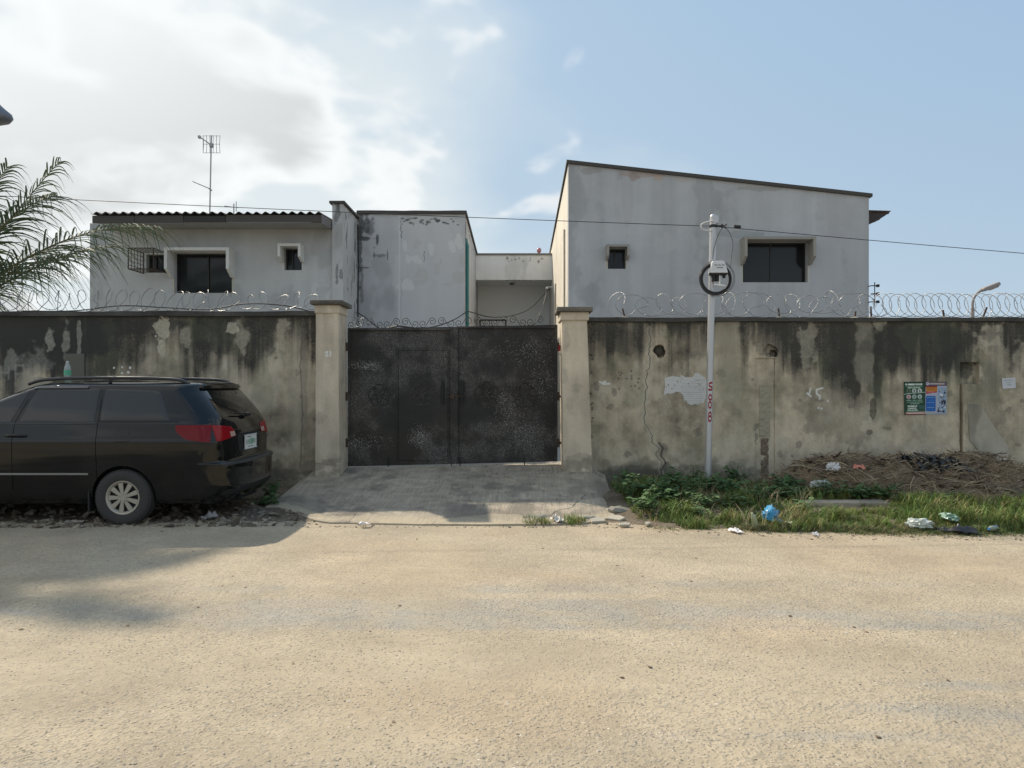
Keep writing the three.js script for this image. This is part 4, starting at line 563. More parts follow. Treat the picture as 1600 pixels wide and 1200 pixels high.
    const rear = (o, off, mat, name, par, r) => mesh(name, panel(s > 0 ? soft(o.map(([z, y, q]) => [z, y, q]), r).reverse() : soft(o.map(([z, y, q]) => [-z, y, q]), r), onRear, off), mat, par);
    rear([[0.872, 1.20], [0.54, 1.165], [0.46, 1.10], [0.46, 1.045], [0.878, 0.998]], 0.014, redDark, 'lamp_inner', lamp, 0.02);
    rear([[0.60, 1.105], [0.47, 1.10], [0.47, 1.045], [0.60, 1.04]], 0.017, new THREE.MeshPhysicalMaterial({ color: lin(0.5, 0.33, 0.28), roughness: 0.15, clearcoat: 0.8 }), 'reverse_lamp', lamp, 0.008);
    // roof rail
    const ry = (x) => 1.725; mesh('roof_rail', [tube([[-0.62, 1.70, s * 0.66], [-0.72, 1.745, s * 0.675], [-1.0, 1.768, s * 0.685], [-1.6, 1.777, s * 0.69], [-2.2, 1.768, s * 0.685], [-2.48, 1.742, s * 0.675], [-2.62, 1.70, s * 0.66]], 0.021, 60, 8), bar([-1.6, 1.70, s * 0.67], [-1.6, 1.775, s * 0.69], 0.02)], trim, car);
    mesh('door_mirror', [(() => { const g = new THREE.SphereGeometry(0.1, 14, 10); g.scale(0.7, 0.85, 1.1); g.translate(-3.42, 1.23, s * 1.09); return g; })(), bar([-3.40, 1.18, s * 0.94], [-3.42, 1.2, s * 1.05], 0.03)], paint, car);
    const head = mesh('headlamp', panel((s > 0 ? soft([[0.5, 0.72], [0.88, 0.76], [0.9, 0.92], [0.55, 0.86]], 0.03) : soft([[-0.5, 0.72], [-0.88, 0.76], [-0.9, 0.92], [-0.55, 0.86]], 0.03).reverse()), onFront, 0.008), M(0.6, 0.62, 0.62, { roughness: 0.1 }), car);
  }
  mesh('rear_window', panel(soft([[0.70, 1.285, 0.05], [0.60, 1.62, 0.05], [-0.60, 1.62, 0.05], [-0.70, 1.285, 0.05]], 0.05).reverse(), onRear, 0.005, 14), tint1, car);
  mesh('windscreen', panel(soft([[0.70, 1.19], [0.60, 1.62], [-0.60, 1.62], [-0.70, 1.19]], 0.05), onFront, 0.005, 14), tint1, car);
  mesh('rear_spoiler', panel(soft([[0.64, 1.645, 0.02], [0.60, 1.70, 0.02], [-0.60, 1.70, 0.02], [-0.64, 1.645, 0.02]], 0.02).reverse(), onRear, 0.035), paint, car);
  mesh('bumper_step', panel(soft([[0.86, 0.70], [0.86, 0.742], [-0.86, 0.742], [-0.86, 0.70]], 0.012).reverse(), onRear, 0.02), trim, car);
  mesh('bumper_insert', panel(soft([[0.80, 0.33], [0.80, 0.40], [-0.80, 0.40], [-0.80, 0.33]], 0.02).reverse(), onRear, 0.006), black, car);
  mesh('plate_recess', panel(soft([[0.36, 0.83], [0.40, 1.06], [-0.40, 1.06], [-0.36, 0.83]], 0.04).reverse(), onRear, 0.004), black, car);
  mesh('tailgate_garnish', panel(soft([[0.45, 1.075], [0.45, 1.12], [-0.45, 1.12], [-0.45, 1.075]], 0.015).reverse(), onRear, 0.022), paint, car);
  mesh('rear_wiper', [bar([-0.15, 1.30, 0.02], [-0.17, 1.325, 0.38], 0.008), rbox(-0.17, -0.12, 1.27, 1.32, -0.05, 0.05, 0.01)], black, car);
  // number plate: white, with a green map in the middle and dark marks too small to read
  const plateTex = canvasTex(256, 128, (c, w, h) => { c.fillStyle = '#cfd2cd'; c.fillRect(0, 0, w, h); c.fillStyle = '#8fb8a2'; c.beginPath(); c.moveTo(70, 44); c.lineTo(110, 30); c.lineTo(190, 34); c.lineTo(186, 78); c.lineTo(150, 96); c.lineTo(100, 92); c.lineTo(72, 70); c.fill(); c.fillStyle = '#3d5a50'; const q = rng(5); for (let i = 0; i < 8; i++) { const x = 18 + i * 28; if (i === 3) continue; c.fillRect(x, 44, 6, 44); c.fillRect(x + 12, 44, 5, 44); if (q() > 0.4) c.fillRect(x, 44, 16, 6); if (q() > 0.4) c.fillRect(x, 62, 16, 6); if (q() > 0.5) c.fillRect(x, 82, 16, 6); } c.fillStyle = '#4a5a55'; c.fillRect(40, 12, 90, 8); c.fillRect(60, 108, 120, 7); });
  const pl = mesh('number_plate', (() => { const g = new THREE.BoxGeometry(0.012, 0.17, 0.40); g.translate(rearX(0.94, 0) + 0.022, 0.94, 0.03); return g; })(), [M(0.6, 0.6, 0.6, { map: plateTex, roughness: 0.5, color: lin(1, 1, 1) }), M(0.6, 0.6, 0.58), M(0.6, 0.6, 0.58), M(0.6, 0.6, 0.58), M(0.6, 0.6, 0.58), M(0.6, 0.6, 0.58)], car);
  mesh('plate_frame', [[0.085, 0.095], [-0.095, -0.085]].map(([a, b]) => box(rearX(0.94, 0) + 0.012, rearX(0.94, 0) + 0.034, 0.94 + a, 0.94 + b, -0.18, 0.24)), M(0.55, 0.55, 0.55, { roughness: 0.4 }), pl);
  // wheels
  const tyreS = M(0.045, 0.043, 0.04, { roughness: 0.92 }), alloy = M(0.40, 0.365, 0.30, { roughness: 0.5, metalness: 0.45 }), hubDark = M(0.03, 0.028, 0.026, { roughness: 0.9 });
  const prof = [[0.20, -0.085], [0.215, -0.10], [0.26, -0.108], [0.30, -0.104], [0.322, -0.09], [0.332, -0.06], [0.333, 0], [0.332, 0.06], [0.322, 0.09], [0.30, 0.104], [0.26, 0.108], [0.215, 0.10], [0.20, 0.085]].map(([r, y]) => new THREE.Vector2(r, y));
  const tyreG = mergeGeometries(norm([new THREE.LatheGeometry(prof, 64), ...(() => { const out = []; for (let i = 0; i < 60; i++) for (const y of [-0.065, -0.022, 0.022, 0.065]) { const g = new THREE.BoxGeometry(0.026, 0.034, 0.012); g.translate(0, y, 0.333); g.rotateY(i / 60 * 6.283 + (y > 0 ? 0.05 : 0)); out.push(g); } return out; })()])); tyreG.rotateX(Math.PI / 2);
  const rimG = (() => {
    const gs = [new THREE.LatheGeometry([[0.168, 0.06], [0.185, 0.088], [0.203, 0.096], [0.207, 0.088], [0.20, 0.06], [0.2, -0.08], [0.165, -0.08]].map(([r, y]) => new THREE.Vector2(r, y)), 48)];
    for (let i = 0; i < 9; i++) { const s = new THREE.Shape(); s.moveTo(-0.014, 0.04); s.lineTo(-0.026, 0.17); s.quadraticCurveTo(0, 0.185, 0.026, 0.17); s.lineTo(0.014, 0.04); s.closePath(); const g = new THREE.ExtrudeGeometry(s, { depth: 0.012, bevelEnabled: true, bevelSize: 0.004, bevelThickness: 0.006, bevelSegments: 2 }); const p = g.attributes.position; for (let k = 0; k < p.count; k++) p.setZ(k, p.getZ(k) + 0.07 - (p.getY(k) - 0.04) * 0.05); g.rotateX(-Math.PI / 2); g.rotateY(i / 9 * 6.283); gs.push(g); }
    const hub = new THREE.CylinderGeometry(0.05, 0.056, 0.03, 20); hub.translate(0, 0.078, 0); gs.push(hub); for (let i = 0; i < 5; i++) { const n = new THREE.CylinderGeometry(0.008, 0.008, 0.02, 6); n.translate(0.042 * Math.cos(i * 1.2566), 0.094, 0.042 * Math.sin(i * 1.2566)); gs.push(n); }
    const g = mergeGeometries(norm(gs)); g.rotateX(Math.PI / 2); return g;
  })();
  const discG = (() => { const g = new THREE.CylinderGeometry(0.175, 0.175, 0.02, 32); g.rotateX(Math.PI / 2); g.translate(0, 0, 0.03); return g; })();
  for (const x of wx) for (const s of [1, -1]) { const w = new THREE.Group(); w.name = 'wheel'; car.add(w); w.position.set(x, 0.33, s * 0.865); if (s < 0) w.rotation.y = Math.PI; w.rotateZ(0.2 * s); mesh('tyre', tyreG, tyreS, w); mesh('rim', rimG, alloy, w); mesh('brake_disc', discG, hubDark, w); }
  for (const s of [1, -1]) mesh('mudflap', box(-1.72, -1.70, 0.16, 0.42, s * 0.72, s * 0.94), black, car);
}
{ // plastic bottle left on the roof
  const t = thing('plastic_bottle', 'clear plastic bottle with green label standing on the minivan roof', 'bottle', [-6.02, 1.745, -9.62]);
  const pr = [[0, 0], [0.036, 0], [0.042, 0.012], [0.042, 0.15], [0.036, 0.19], [0.018, 0.235], [0.015, 0.25], [0.0, 0.25]].map(([a, b]) => new THREE.Vector2(a, b));
  mesh('bottle_body', new THREE.LatheGeometry(pr, 20), new THREE.MeshPhysicalMaterial({ color: lin(0.75, 0.8, 0.78), roughness: 0.15, transmission: 0.7, thickness: 0 }), t);
  mesh('label_band', (() => { const g = new THREE.CylinderGeometry(0.044, 0.044, 0.07, 20, 1, true); g.translate(0, 0.11, 0); return g; })(), M(0.12, 0.42, 0.25, { side: THREE.DoubleSide }), t);
  mesh('cap', (() => { const g = new THREE.CylinderGeometry(0.017, 0.017, 0.02, 14); g.translate(0, 0.255, 0); return g; })(), M(0.6, 0.62, 0.6), t);
}

// ---------------------------------------------------------------- palms
const leafMat = (r, g, b, tr = 0.35) => new THREE.MeshPhysicalMaterial({ color: lin(r, g, b), roughness: 0.7, transmission: tr, thickness: 0, side: THREE.DoubleSide, specularIntensity: 0.4 });
const palmMat = leafMat(0.09, 0.125, 0.065, 0.4), rachisMat = M(0.17, 0.165, 0.08, { roughness: 0.6 }), trunkMat = M(0.13, 0.11, 0.085, { roughness: 0.95 });
function frond(p0, p1, p2, pairs, len, seed, w = 0.0165) {
  const q = rng(seed), c = new THREE.QuadraticBezierCurve3(p0, p1, p2), pos = [], idx = [];
  for (let i = 4; i < pairs; i++) {
    const t = i / pairs, P = c.getPoint(t), T = c.getTangent(t).normalize(), side = V(0, 1, 0).cross(T).normalize(), up = T.clone().cross(side).normalize();
    for (const s of [-1, 1]) {
      if (q() < 0.05) continue;
      const L = len * (0.45 + 0.55 * Math.sin(Math.PI * Math.pow(t, 0.75))) * (0.8 + 0.4 * q()), fan = 0.55 + 0.7 * t + 0.25 * (q() - 0.5), lift = 0.45 * (q() - 0.25);
      const d = T.clone().multiplyScalar(fan).addScaledVector(side, s).addScaledVector(up, lift).normalize(), n0 = pos.length / 3, N = 5, droop = (0.35 + 0.55 * q()) * L;
      const wv = T.clone().cross(d).cross(d).normalize();
      for (let k = 0; k <= N; k++) { const u = k / N, pt = P.clone().addScaledVector(d, L * u); pt.y -= droop * u * u * u * 0.9 + droop * u * u * 0.2; const ww = w * (u < 0.15 ? 0.5 + 3.3 * u : 1.0 * (1 - Math.pow((u - 0.15) / 0.85, 1.6))) + 0.001; const a = pt.clone().addScaledVector(wv, ww), b = pt.clone().addScaledVector(wv, -ww); b.y += 0.004; pos.push(a.x, a.y, a.z, b.x, b.y, b.z); if (k) { const m = n0 + 2 * k; idx.push(m - 2, m - 1, m, m - 1, m + 1, m); } }
    }
  }
  const g = new THREE.BufferGeometry(); g.setAttribute('position', new THREE.Float32BufferAttribute(pos, 3)); g.setIndex(idx); g.computeVertexNormals();
  const R = new THREE.TubeGeometry(c, 24, 1, 6); const rp = R.attributes.position; for (let i = 0; i <= 24; i++) { const P = c.getPoint(i / 24), r = mix(0.028, 0.005, i / 24); for (let k = 0; k <= 6; k++) { const m = i * 7 + k; rp.setXYZ(m, P.x + (rp.getX(m) - P.x) * r, P.y + (rp.getY(m) - P.y) * r, P.z + (rp.getZ(m) - P.z) * r); } }
  return [g, R];
}
function palmTrunk(h, r0, r1, lean) { const pr = []; const n = Math.ceil(h / 0.09); for (let i = 0; i <= n; i++) { const u = i / n; pr.push(new THREE.Vector2(mix(r0, r1, Math.pow(u, 0.6)) * (i % 2 ? 1.07 : 1), u * h)); } const g = new THREE.LatheGeometry(pr, 14), p = g.attributes.position; for (let i = 0; i < p.count; i++) { const u = p.getY(i) / h; p.setX(i, p.getX(i) + lean * u * u); } g.computeVertexNormals(); return g; }
{
  const C = V(-11.0, 2.35, -13.0), t = thing('palm_tree', 'low green palm behind the left wall, fronds over the roof', 'palm', [-11.0, 0.3, -13.0]);
  const off = V(11.0, -0.3, 13.0), add = (a, b, n, L, s) => { const [g, R] = frond(C.clone().add(off), V(...a).add(off), V(...b).add(off), n, L, s); const f = mesh('frond', g, palmMat, t); mesh('rachis', R, rachisMat, f); };
  mesh('trunk', palmTrunk(2.15, 0.3, 0.22, 0), trunkMat, t);
  add([-8.4, 4.75, -12.8], [-6.35, 4.50, -12.7], 60, 1.2, 3);
  add([-9.6, 4.4, -13.1], [-8.40, 5.85, -13.2], 54, 0.95, 5);
  add([-9.3, 4.75, -12.6], [-7.95, 5.0, -12.4], 54, 1.1, 7);
  add([-9.6, 4.3, -13.6], [-8.6, 4.4, -13.9], 46, 1.0, 9);
  add([-9.7, 3.7, -12.4], [-8.6, 3.75, -12.0], 46, 1.05, 11);
  add([-9.0, 4.2, -13.3], [-7.6, 4.35, -13.6], 50, 1.1, 21); add([-9.9, 4.6, -12.8], [-9.0, 5.6, -12.7], 48, 1.0, 23); add([-9.2, 3.9, -12.7], [-7.7, 3.95, -12.5], 46, 1.1, 25);
  add([-12.2, 4.8, -12.6], [-13.8, 5.2, -12.4], 60, 0.8, 13); add([-12.8, 4.0, -13.6], [-14.6, 3.6, -14], 60, 0.8, 15); add([-11.4, 4.9, -14.4], [-11.9, 5.3, -16], 60, 0.8, 17); add([-11.2, 4.6, -12.2], [-11.4, 4.9, -11.1], 50, 0.75, 19);
}
{ // taller palm out of frame to the left: its crown shades the road
  const t = thing('palm_tree', 'tall palm out of frame at left whose crown shades the road', 'palm', [-16.1, 0.3, -17.1]), C = V(0.3, 12.7, 0);
  mesh('trunk', palmTrunk(12.75, 0.24, 0.15, 0.3), trunkMat, t);
  for (let i = 0; i < 19; i++) { const q = rng(60 + i), a = i / 19 * 6.283 + 0.25 * q(), e = 0.15 + 0.8 * q(), L = 2.4 + 0.8 * q(); const p1 = V(C.x + 0.55 * L * Math.cos(a), C.y + 1.1 * e + 0.3, 0.55 * L * Math.sin(a)), p2 = V(C.x + L * Math.cos(a), C.y + 1.3 * e - 0.7, L * Math.sin(a)); const [g, R] = frond(C, p1, p2, 64, 0.85, 70 + i, 0.03); const f = mesh('frond', g, palmMat, t); mesh('rachis', R, rachisMat, f); }
}

// ---------------------------------------------------------------- razor wire on the walls
const wireMat = M(0.27, 0.27, 0.27, { roughness: 0.42, metalness: 0.65 });
function coil(label, x0, x1, y, z, r, pitch, A, seed, loose, group) {
  const q = rng(seed), pts = [], loops = (x1 - x0) / pitch, n = Math.round(loops * 14); let ph = 0, rr = r, aa = A, yy = 0;
  for (let i = 0; i <= n; i++) { const th = i / 14 * 6.283; if (i % 14 === 0) { ph = (q() - 0.5) * loose; rr = r * (1 + (q() - 0.5) * 0.5 * loose); aa = A * (1 + (q() - 0.5) * loose); yy = r * 0.25 * (q() - 0.5) * loose; } const x = mix(x0, x1, i / n) + aa * Math.cos(th + ph) + 0.05 * loose * (fbm(i * 0.13 + seed, 2, 2) - 0.5); pts.push(V(x, Math.max(y + 0.012, y + r + rr * Math.sin(th) * 0.98 + yy), z + rr * 0.8 * Math.cos(th + 0.5))); }
  const c = new THREE.CatmullRomCurve3(pts), g = new THREE.TubeGeometry(c, n * 2, 0.0055, 4), t = thing('razor_wire', label, 'razor wire', [0, 0, 0], group);
  mesh('wire', g, wireMat, t);
  const bs = [], N = Math.round(c.getLength() / 0.085), B = new THREE.OctahedronGeometry(0.019); B.scale(1, 0.32, 0.16);
  const cp = c.getSpacedPoints(N); for (let i = 1; i < N; i++) { const b = B.clone(), e = new THREE.Euler(q() * 6, q() * 6, q() * 6); b.applyQuaternion(new THREE.Quaternion().setFromEuler(e)); b.translate(cp[i].x, cp[i].y, cp[i].z); bs.push(b); }
  tag(mesh('barbs', merge(bs), wireMat, t), null, null, null, 'stuff');
  return t;
}
const RW = 'razor wire along the wall tops';
coil('razor wire coil along the left wall top above the minivan', -8.9, -5.0, 2.868, -11.5, 0.175, 0.21, 0.17, 3, 0.9, RW);
coil('loose bright razor wire ending at the left gate pillar', -5.0, -3.1, 2.868, -11.5, 0.17, 0.24, 0.14, 5, 1.1, RW);
coil('loose tangled razor wire from right pillar past the pole', 1.62, 4.75, 2.768, -11.5, 0.205, 0.26, 0.23, 8, 1.0, RW);
coil('razor wire bunched below the large right window', 4.75, 5.75, 2.768, -11.5, 0.20, 0.20, 0.17, 12, 1.2, RW);
coil('dense regular razor wire coil on the right wall against sky', 5.7, 14, 2.768, -11.5, 0.205, 0.135, 0.10, 16, 0.35, RW);
coil('razor wire coil running out of frame at left', -20, -8.85, 2.868, -11.5, 0.17, 0.26, 0.13, 20, 0.8, RW);
for (const [x, y, lab] of [[1.83, 2.768, 'short steel stub on the wall by the right pillar'], [4.33, 2.768, 'rusty steel stub below the large window'], [5.55, 2.768, 'tall rusty stub at the bunched wire'], [5.82, 2.768, 'leaning stub at the house corner'], [7.0, 2.768, 'leaning steel stub under the dense wire'], [7.62, 2.768, 'flat stub near the distant street lamp']]) {
  const t = thing('wire_stub', lab, 'bracket', [x, y - 0.008, -11.5], 'steel stubs that carry the razor wire'), q = rng(x * 100 | 0), a = (q() - 0.3) * 0.9, L = 0.10 + 0.12 * q();
  mesh('steel_stub', [sbar([0, 0, 0], [Math.sin(a) * L, Math.cos(a) * L, 0], 0.022)], rustMat, t); mesh('cement_dab', (() => { const g = new THREE.SphereGeometry(0.07, 10, 7); g.scale(1.3, 0.4, 1); return g; })(), M(0.5, 0.46, 0.38), t);
}
const cableMat = M(0.02, 0.02, 0.02, { roughness: 0.6 });
function cable(label, pts, r = 0.008, name = 'cable', cat = 'cable', m = cableMat) { return tag(mesh(name, tube(pts, r, pts.length * 10, 6), m), label, cat, 'loose cables'); }
cable('black cable lying along the left wall top', [[-7.9, 2.875, -11.44], [-7.0, 2.88, -11.42], [-6.3, 2.96, -11.43], [-5.6, 2.93, -11.42], [-4.9, 2.90, -11.42], [-4.3, 2.99, -11.44], [-3.7, 2.97, -11.46], [-3.25, 2.87, -11.42]], 0.009);
cable('cable sagging from the fin wall to the gate top', [[-3.78, 3.45, -17.34], [-3.2, 3.15, -15.5], [-2.4, 2.72, -13], [-1.86, 2.64, -11.53]], 0.014);
cable('cable from the gate top up to the teal downpipe', [[-1.86, 2.645, -11.54], [-1.6, 2.72, -13], [-1.3, 3.1, -15.6], [-1.10, 3.5, -17.55]], 0.014);
cable('thin cable from downpipe across to the balcony', [[-1.10, 3.5, -17.56], [-0.5, 3.45, -18.6], [0.4, 3.8, -20.4], [1.2, 4.72, -22.46]], 0.012);
cable('cable dropping from the wall bulb to the gate', [[1.1, 4.68, -22.4], [0.85, 3.9, -18.5], [0.45, 2.85, -13], [0.32, 2.655, -11.52]], 0.012);

// ---------------------------------------------------------------- service pole with meter box, coil and overhead line
{
  const t = thing('service_pole', 'galvanised steel service pole with red painted number in the weeds', 'pole', [3.0, 0.06, -10.9]);
  const galv = M(0.50, 0.505, 0.51, { roughness: 0.42, metalness: 0.55 }), hgt = 4.27, lean = 0.09;
  const seg = (y0, y1, r0, r1, m, name) => { const g = new THREE.CylinderGeometry(r1, r0, y1 - y0, 24, 1); g.rotateY(Math.PI); g.translate(0, (y0 + y1) / 2, 0); const p = g.attributes.position; for (let i = 0; i < p.count; i++) p.setX(i, p.getX(i) + lean * p.getY(i) / hgt); return mesh(name, g, m, t); };
  const galvS = canvasTex(512, 512, (c, w, h) => { const q = rng(31); c.fillStyle = '#b9bbbc'; c.fillRect(0, 0, w, h); for (let i = 0; i < 500; i++) { const v = 165 + q() * 45 | 0; c.fillStyle = `rgba(${v},${v},${v + 2},0.3)`; c.fillRect(q() * w, q() * h, 3 + q() * 20, 3 + q() * 26); } c.strokeStyle = c.fillStyle = '#8d0f1c'; c.lineWidth = 20; c.lineCap = 'round'; const X = 256; 
    c.beginPath(); c.moveTo(X + 44, 46); c.quadraticCurveTo(X - 66, 40, X - 26, 82); c.quadraticCurveTo(X + 80, 100, X + 26, 124); c.lineTo(X - 46, 122); c.stroke();
    c.lineWidth = 20; c.beginPath(); c.ellipse(X, 208, 38, 28, 0, 0, 7); c.stroke(); c.beginPath(); c.ellipse(X - 4, 292, 36, 34, 0, 0, 7); c.stroke(); c.beginPath(); c.ellipse(X, 398, 32, 22, 0, 0, 7); c.stroke(); c.beginPath(); c.ellipse(X, 446, 40, 28, 0, 0, 7); c.stroke(); });
  seg(-0.15, 1.02, 0.051, 0.051, galv, 'pole_shaft'); seg(1.0201, 1.72, 0.051, 0.051, M(1, 1, 1, { map: galvS, roughness: 0.45, metalness: 0.45 }), 'numbered_section'); seg(1.7201, 4.2, 0.051, 0.05, galv, 'pole_shaft');
  mesh('pole_cap', (() => { const g = new THREE.SphereGeometry(0.05, 16, 8, 0, 6.3, 0, 1.57); g.translate(lean * 0.985, 4.2, 0); return g; })(), galv, t);
  mesh('foot_plate', [rbox(-0.15, 0.15, -0.02, 0.06, -0.15, 0.15, 0.01)], M(0.35, 0.34, 0.31), t);
  const bx = mesh('meter_box', (() => { const s = new THREE.Shape(); s.moveTo(-0.13, 0); s.lineTo(0.13, 0); s.lineTo(0.085, 0.15); s.quadraticCurveTo(0.07, 0.17, 0.04, 0.17); s.lineTo(-0.06, 0.17); s.quadraticCurveTo(-0.085, 0.17, -0.095, 0.15); s.closePath(); const g = new THREE.ExtrudeGeometry(s, { depth: 0.09, bevelEnabled: true, bevelSize: 0.008, bevelThickness: 0.008, bevelSegments: 2 }); g.translate(0.13, 3.33, 0.062); return g; })(), M(0.66, 0.66, 0.67, { roughness: 0.4 }), t);
  mesh('box_marking', (() => { const g = new THREE.PlaneGeometry(0.17, 0.1); g.translate(0.135, 3.42, 0.162); return g; })(), M(1, 1, 1, { roughness: 0.5, map: canvasTex(170, 100, (c, w, h) => { c.fillStyle = '#cfcfd1'; c.fillRect(0, 0, w, h); c.fillStyle = '#3b3b40'; const q = rng(4); for (const [y, x0, x1] of [[22, 8, 56], [22, 74, 104], [22, 122, 156], [60, 44, 142]]) for (let x = x0; x < x1; x += 11) { c.fillRect(x, y, 3, 18); c.fillRect(x + 6, y, 3, 18); if (q() > 0.4) c.fillRect(x, y, 9, 3); if (q() > 0.4) c.fillRect(x, y + 8, 9, 3); if (q() > 0.5) c.fillRect(x, y + 15, 9, 3); } }) }), bx);
  mesh('box_underside', [rbox(0.0, 0.26, 3.29, 3.325, 0.062, 0.155, 0.01), bar([0.06, 3.2, 0.11], [0.06, 3.3, 0.11], 0.03, 10), bar([0.12, 3.2, 0.11], [0.12, 3.3, 0.11], 0.028, 10), bar([0.22, 3.25, 0.11], [0.22, 3.3, 0.11], 0.024, 10)], M(0.02, 0.02, 0.02), bx);
  mesh('conduit', [bar([0.15, 3.13, 0.11], [0.15, 3.3, 0.11], 0.016, 8), bar([0.08, 3.15, 0.10], [0.23, 3.13, 0.13], 0.014, 8)], M(0.75, 0.75, 0.73), bx);
  const rings = []; const q = rng(17); for (let i = 0; i < 9; i++) { const g = new THREE.TorusGeometry(0.222 + (q() - 0.5) * 0.035, 0.012, 6, 44); g.rotateZ(q() * 6); g.translate(0.105 + (q() - 0.5) * 0.012, 3.24 + (q() - 0.5) * 0.014, 0.08 + (q() - 0.5) * 0.045); rings.push(g); }
  mesh('cable_coil', rings, cableMat, t);
  const thin = []; for (let i = 0; i < 3; i++) { const g = new THREE.TorusGeometry(0.25 + i * 0.012, 0.0035, 5, 40); g.translate(0.12, 3.25, 0.09); thin.push(g); }
  mesh('loose_wire', [...thin, tube([[0.20, 4.08, 0.06], [0.30, 3.98, 0.06], [0.37, 3.8, 0.06], [0.35, 3.6, 0.07], [0.32, 3.4, 0.1]], 0.006, 30, 5), tube([[0.27, 4.07, 0.06], [0.16, 3.95, 0.08], [0.08, 3.7, 0.07], [0.06, 3.55, 0.07]], 0.006, 30, 5)], M(0.12, 0.12, 0.12), t);
  mesh('clamp', [(() => { const g = new THREE.CylinderGeometry(0.06, 0.06, 0.04, 16); g.translate(0.087, 4.06, 0); return g; })(), bar([0.1, 4.06, 0.05], [0.26, 4.05, 0.05], 0.012), bar([0.2, 4.08, 0.05], [0.27, 4.02, 0.05], 0.014), bar([0.2, 4.03, 0.05], [0.28, 4.08, 0.05], 0.012)], M(0.03, 0.03, 0.03), t);
  mesh('tail_loop', tube([[0.14, 4.12, 0.03], [0.02, 4.12, 0.07], [-0.11, 4.07, 0.06], [-0.09, 4.0, 0.05], [0.04, 3.98, 0.05]], 0.011, 30, 6), M(0.6, 0.6, 0.59), t);
  mesh('line_splice', [bar([0.40, 4.055, 0.02], [0.50, 4.045, 0.02], 0.026, 10)], cableMat, t);
  mesh('top_plate', [rbox(0.11, 0.16, 4.1, 4.22, -0.02, 0.04, 0.005)], galv, t);
}
{
  const pts = []; for (let i = 0; i <= 40; i++) { const x = mix(-19, 3.1, i / 40), s = (x + 19) / 22.1; pts.push(V(x, mix(5.15, 4.115, s) - 0.4 * s * (1 - s), mix(-10.4, -10.88, s))); }
  tag(mesh('overhead_line', new THREE.TubeGeometry(new THREE.CatmullRomCurve3(pts), 160, 0.0055, 5), cableMat), 'thin black overhead line from left edge to the service pole', 'power line');
  const p2 = []; for (let i = 0; i <= 30; i++) { const s = i / 30; p2.push(V(mix(3.1, 19, s), mix(4.115, 2.75, s) - 0.2 * s * (1 - s), mix(-10.88, -10.4, s))); }
  tag(mesh('overhead_line', new THREE.TubeGeometry(new THREE.CatmullRomCurve3(p2), 120, 0.0055, 5), cableMat), 'thin black overhead line from service pole to right edge', 'power line');
  for (const [x, y, l] of [[-19, 5.15, 'wooden line pole out of frame at left'], [19, 2.75, 'wooden line pole out of frame at right']]) { const t = thing('line_pole', l, 'pole', [x, -0.06, -10.4]); mesh('post', bar([0, -0.1, 0], [0, y + 0.5, 0], 0.1, 12), M(0.12, 0.09, 0.065), t); mesh('crossarm', box(-0.05, 0.05, y + 0.0, y + 0.12, -0.5, 0.5), M(0.12, 0.09, 0.065), t); }
}
// ---------------------------------------------------------------- aerials and street lamps
{
  const t = thing('television_aerial', 'tall mast with grid aerial standing on the left roof', 'aerial', [-7.67, 5.5, -18]), m = M(0.35, 0.35, 0.35, { metalness: 0.6, roughness: 0.4 });
  mesh('mast', [bar([0, 0, 0], [0.05, 2.5, 0], 0.018, 8)], m, t);
  const gs = []; for (let i = 0; i < 6; i++) { const x = mix(-0.21, 0.22, i / 5), b = 0; gs.push(tube([[x + 0.05, 2.05, b], [x * 0.94 + 0.05, 2.28, b], [x * 1.0 + 0.05, 2.50, b]], 0.0075, 10, 4)); }
  for (const y of [2.06, 2.28, 2.49]) gs.push(tube([[-0.16, y, 0.0], [0.05, y, 0], [0.27, y, 0.0]], 0.007, 12, 4));
  gs.push(bar([-0.16, 2.06, 0], [-0.16, 2.49, 0], 0.007, 4)); mesh('reflector_grid', gs, M(0.5, 0.5, 0.5, { metalness: 0.5 }), t);
  mesh('feed_arm', [bar([0.05, 2.26, -0.04], [-0.12, 2.36, 0.3], 0.013), rbox(-0.15, -0.09, 2.32, 2.39, 0.26, 0.34, 0.01), rbox(0.01, 0.09, 2.2, 2.3, -0.06, 0.04, 0.01)], m, t);
  mesh('side_dipole', [bar([0.05, 1.13, 0.02], [-0.39, 1.31, 0.08], 0.012), bar([0.0, 1.15, 0.02], [0.07, 1.1, 0.02], 0.02)], m, t);
}
{ const t = thing('roof_aerial', 'small stub aerial beside the tall mast on the left roof', 'aerial', [-7.05, 5.55, -18]); const m = M(0.2, 0.2, 0.2, { metalness: 0.5 }); mesh('mast', [bar([0, 0, 0], [0, 0.72, 0], 0.012)], m, t); mesh('crossbars', [bar([-0.24, 0.66, 0], [0.12, 0.62, 0], 0.009), bar([0.06, 0.52, 0], [0.06, 0.78, 0], 0.008)], m, t); }
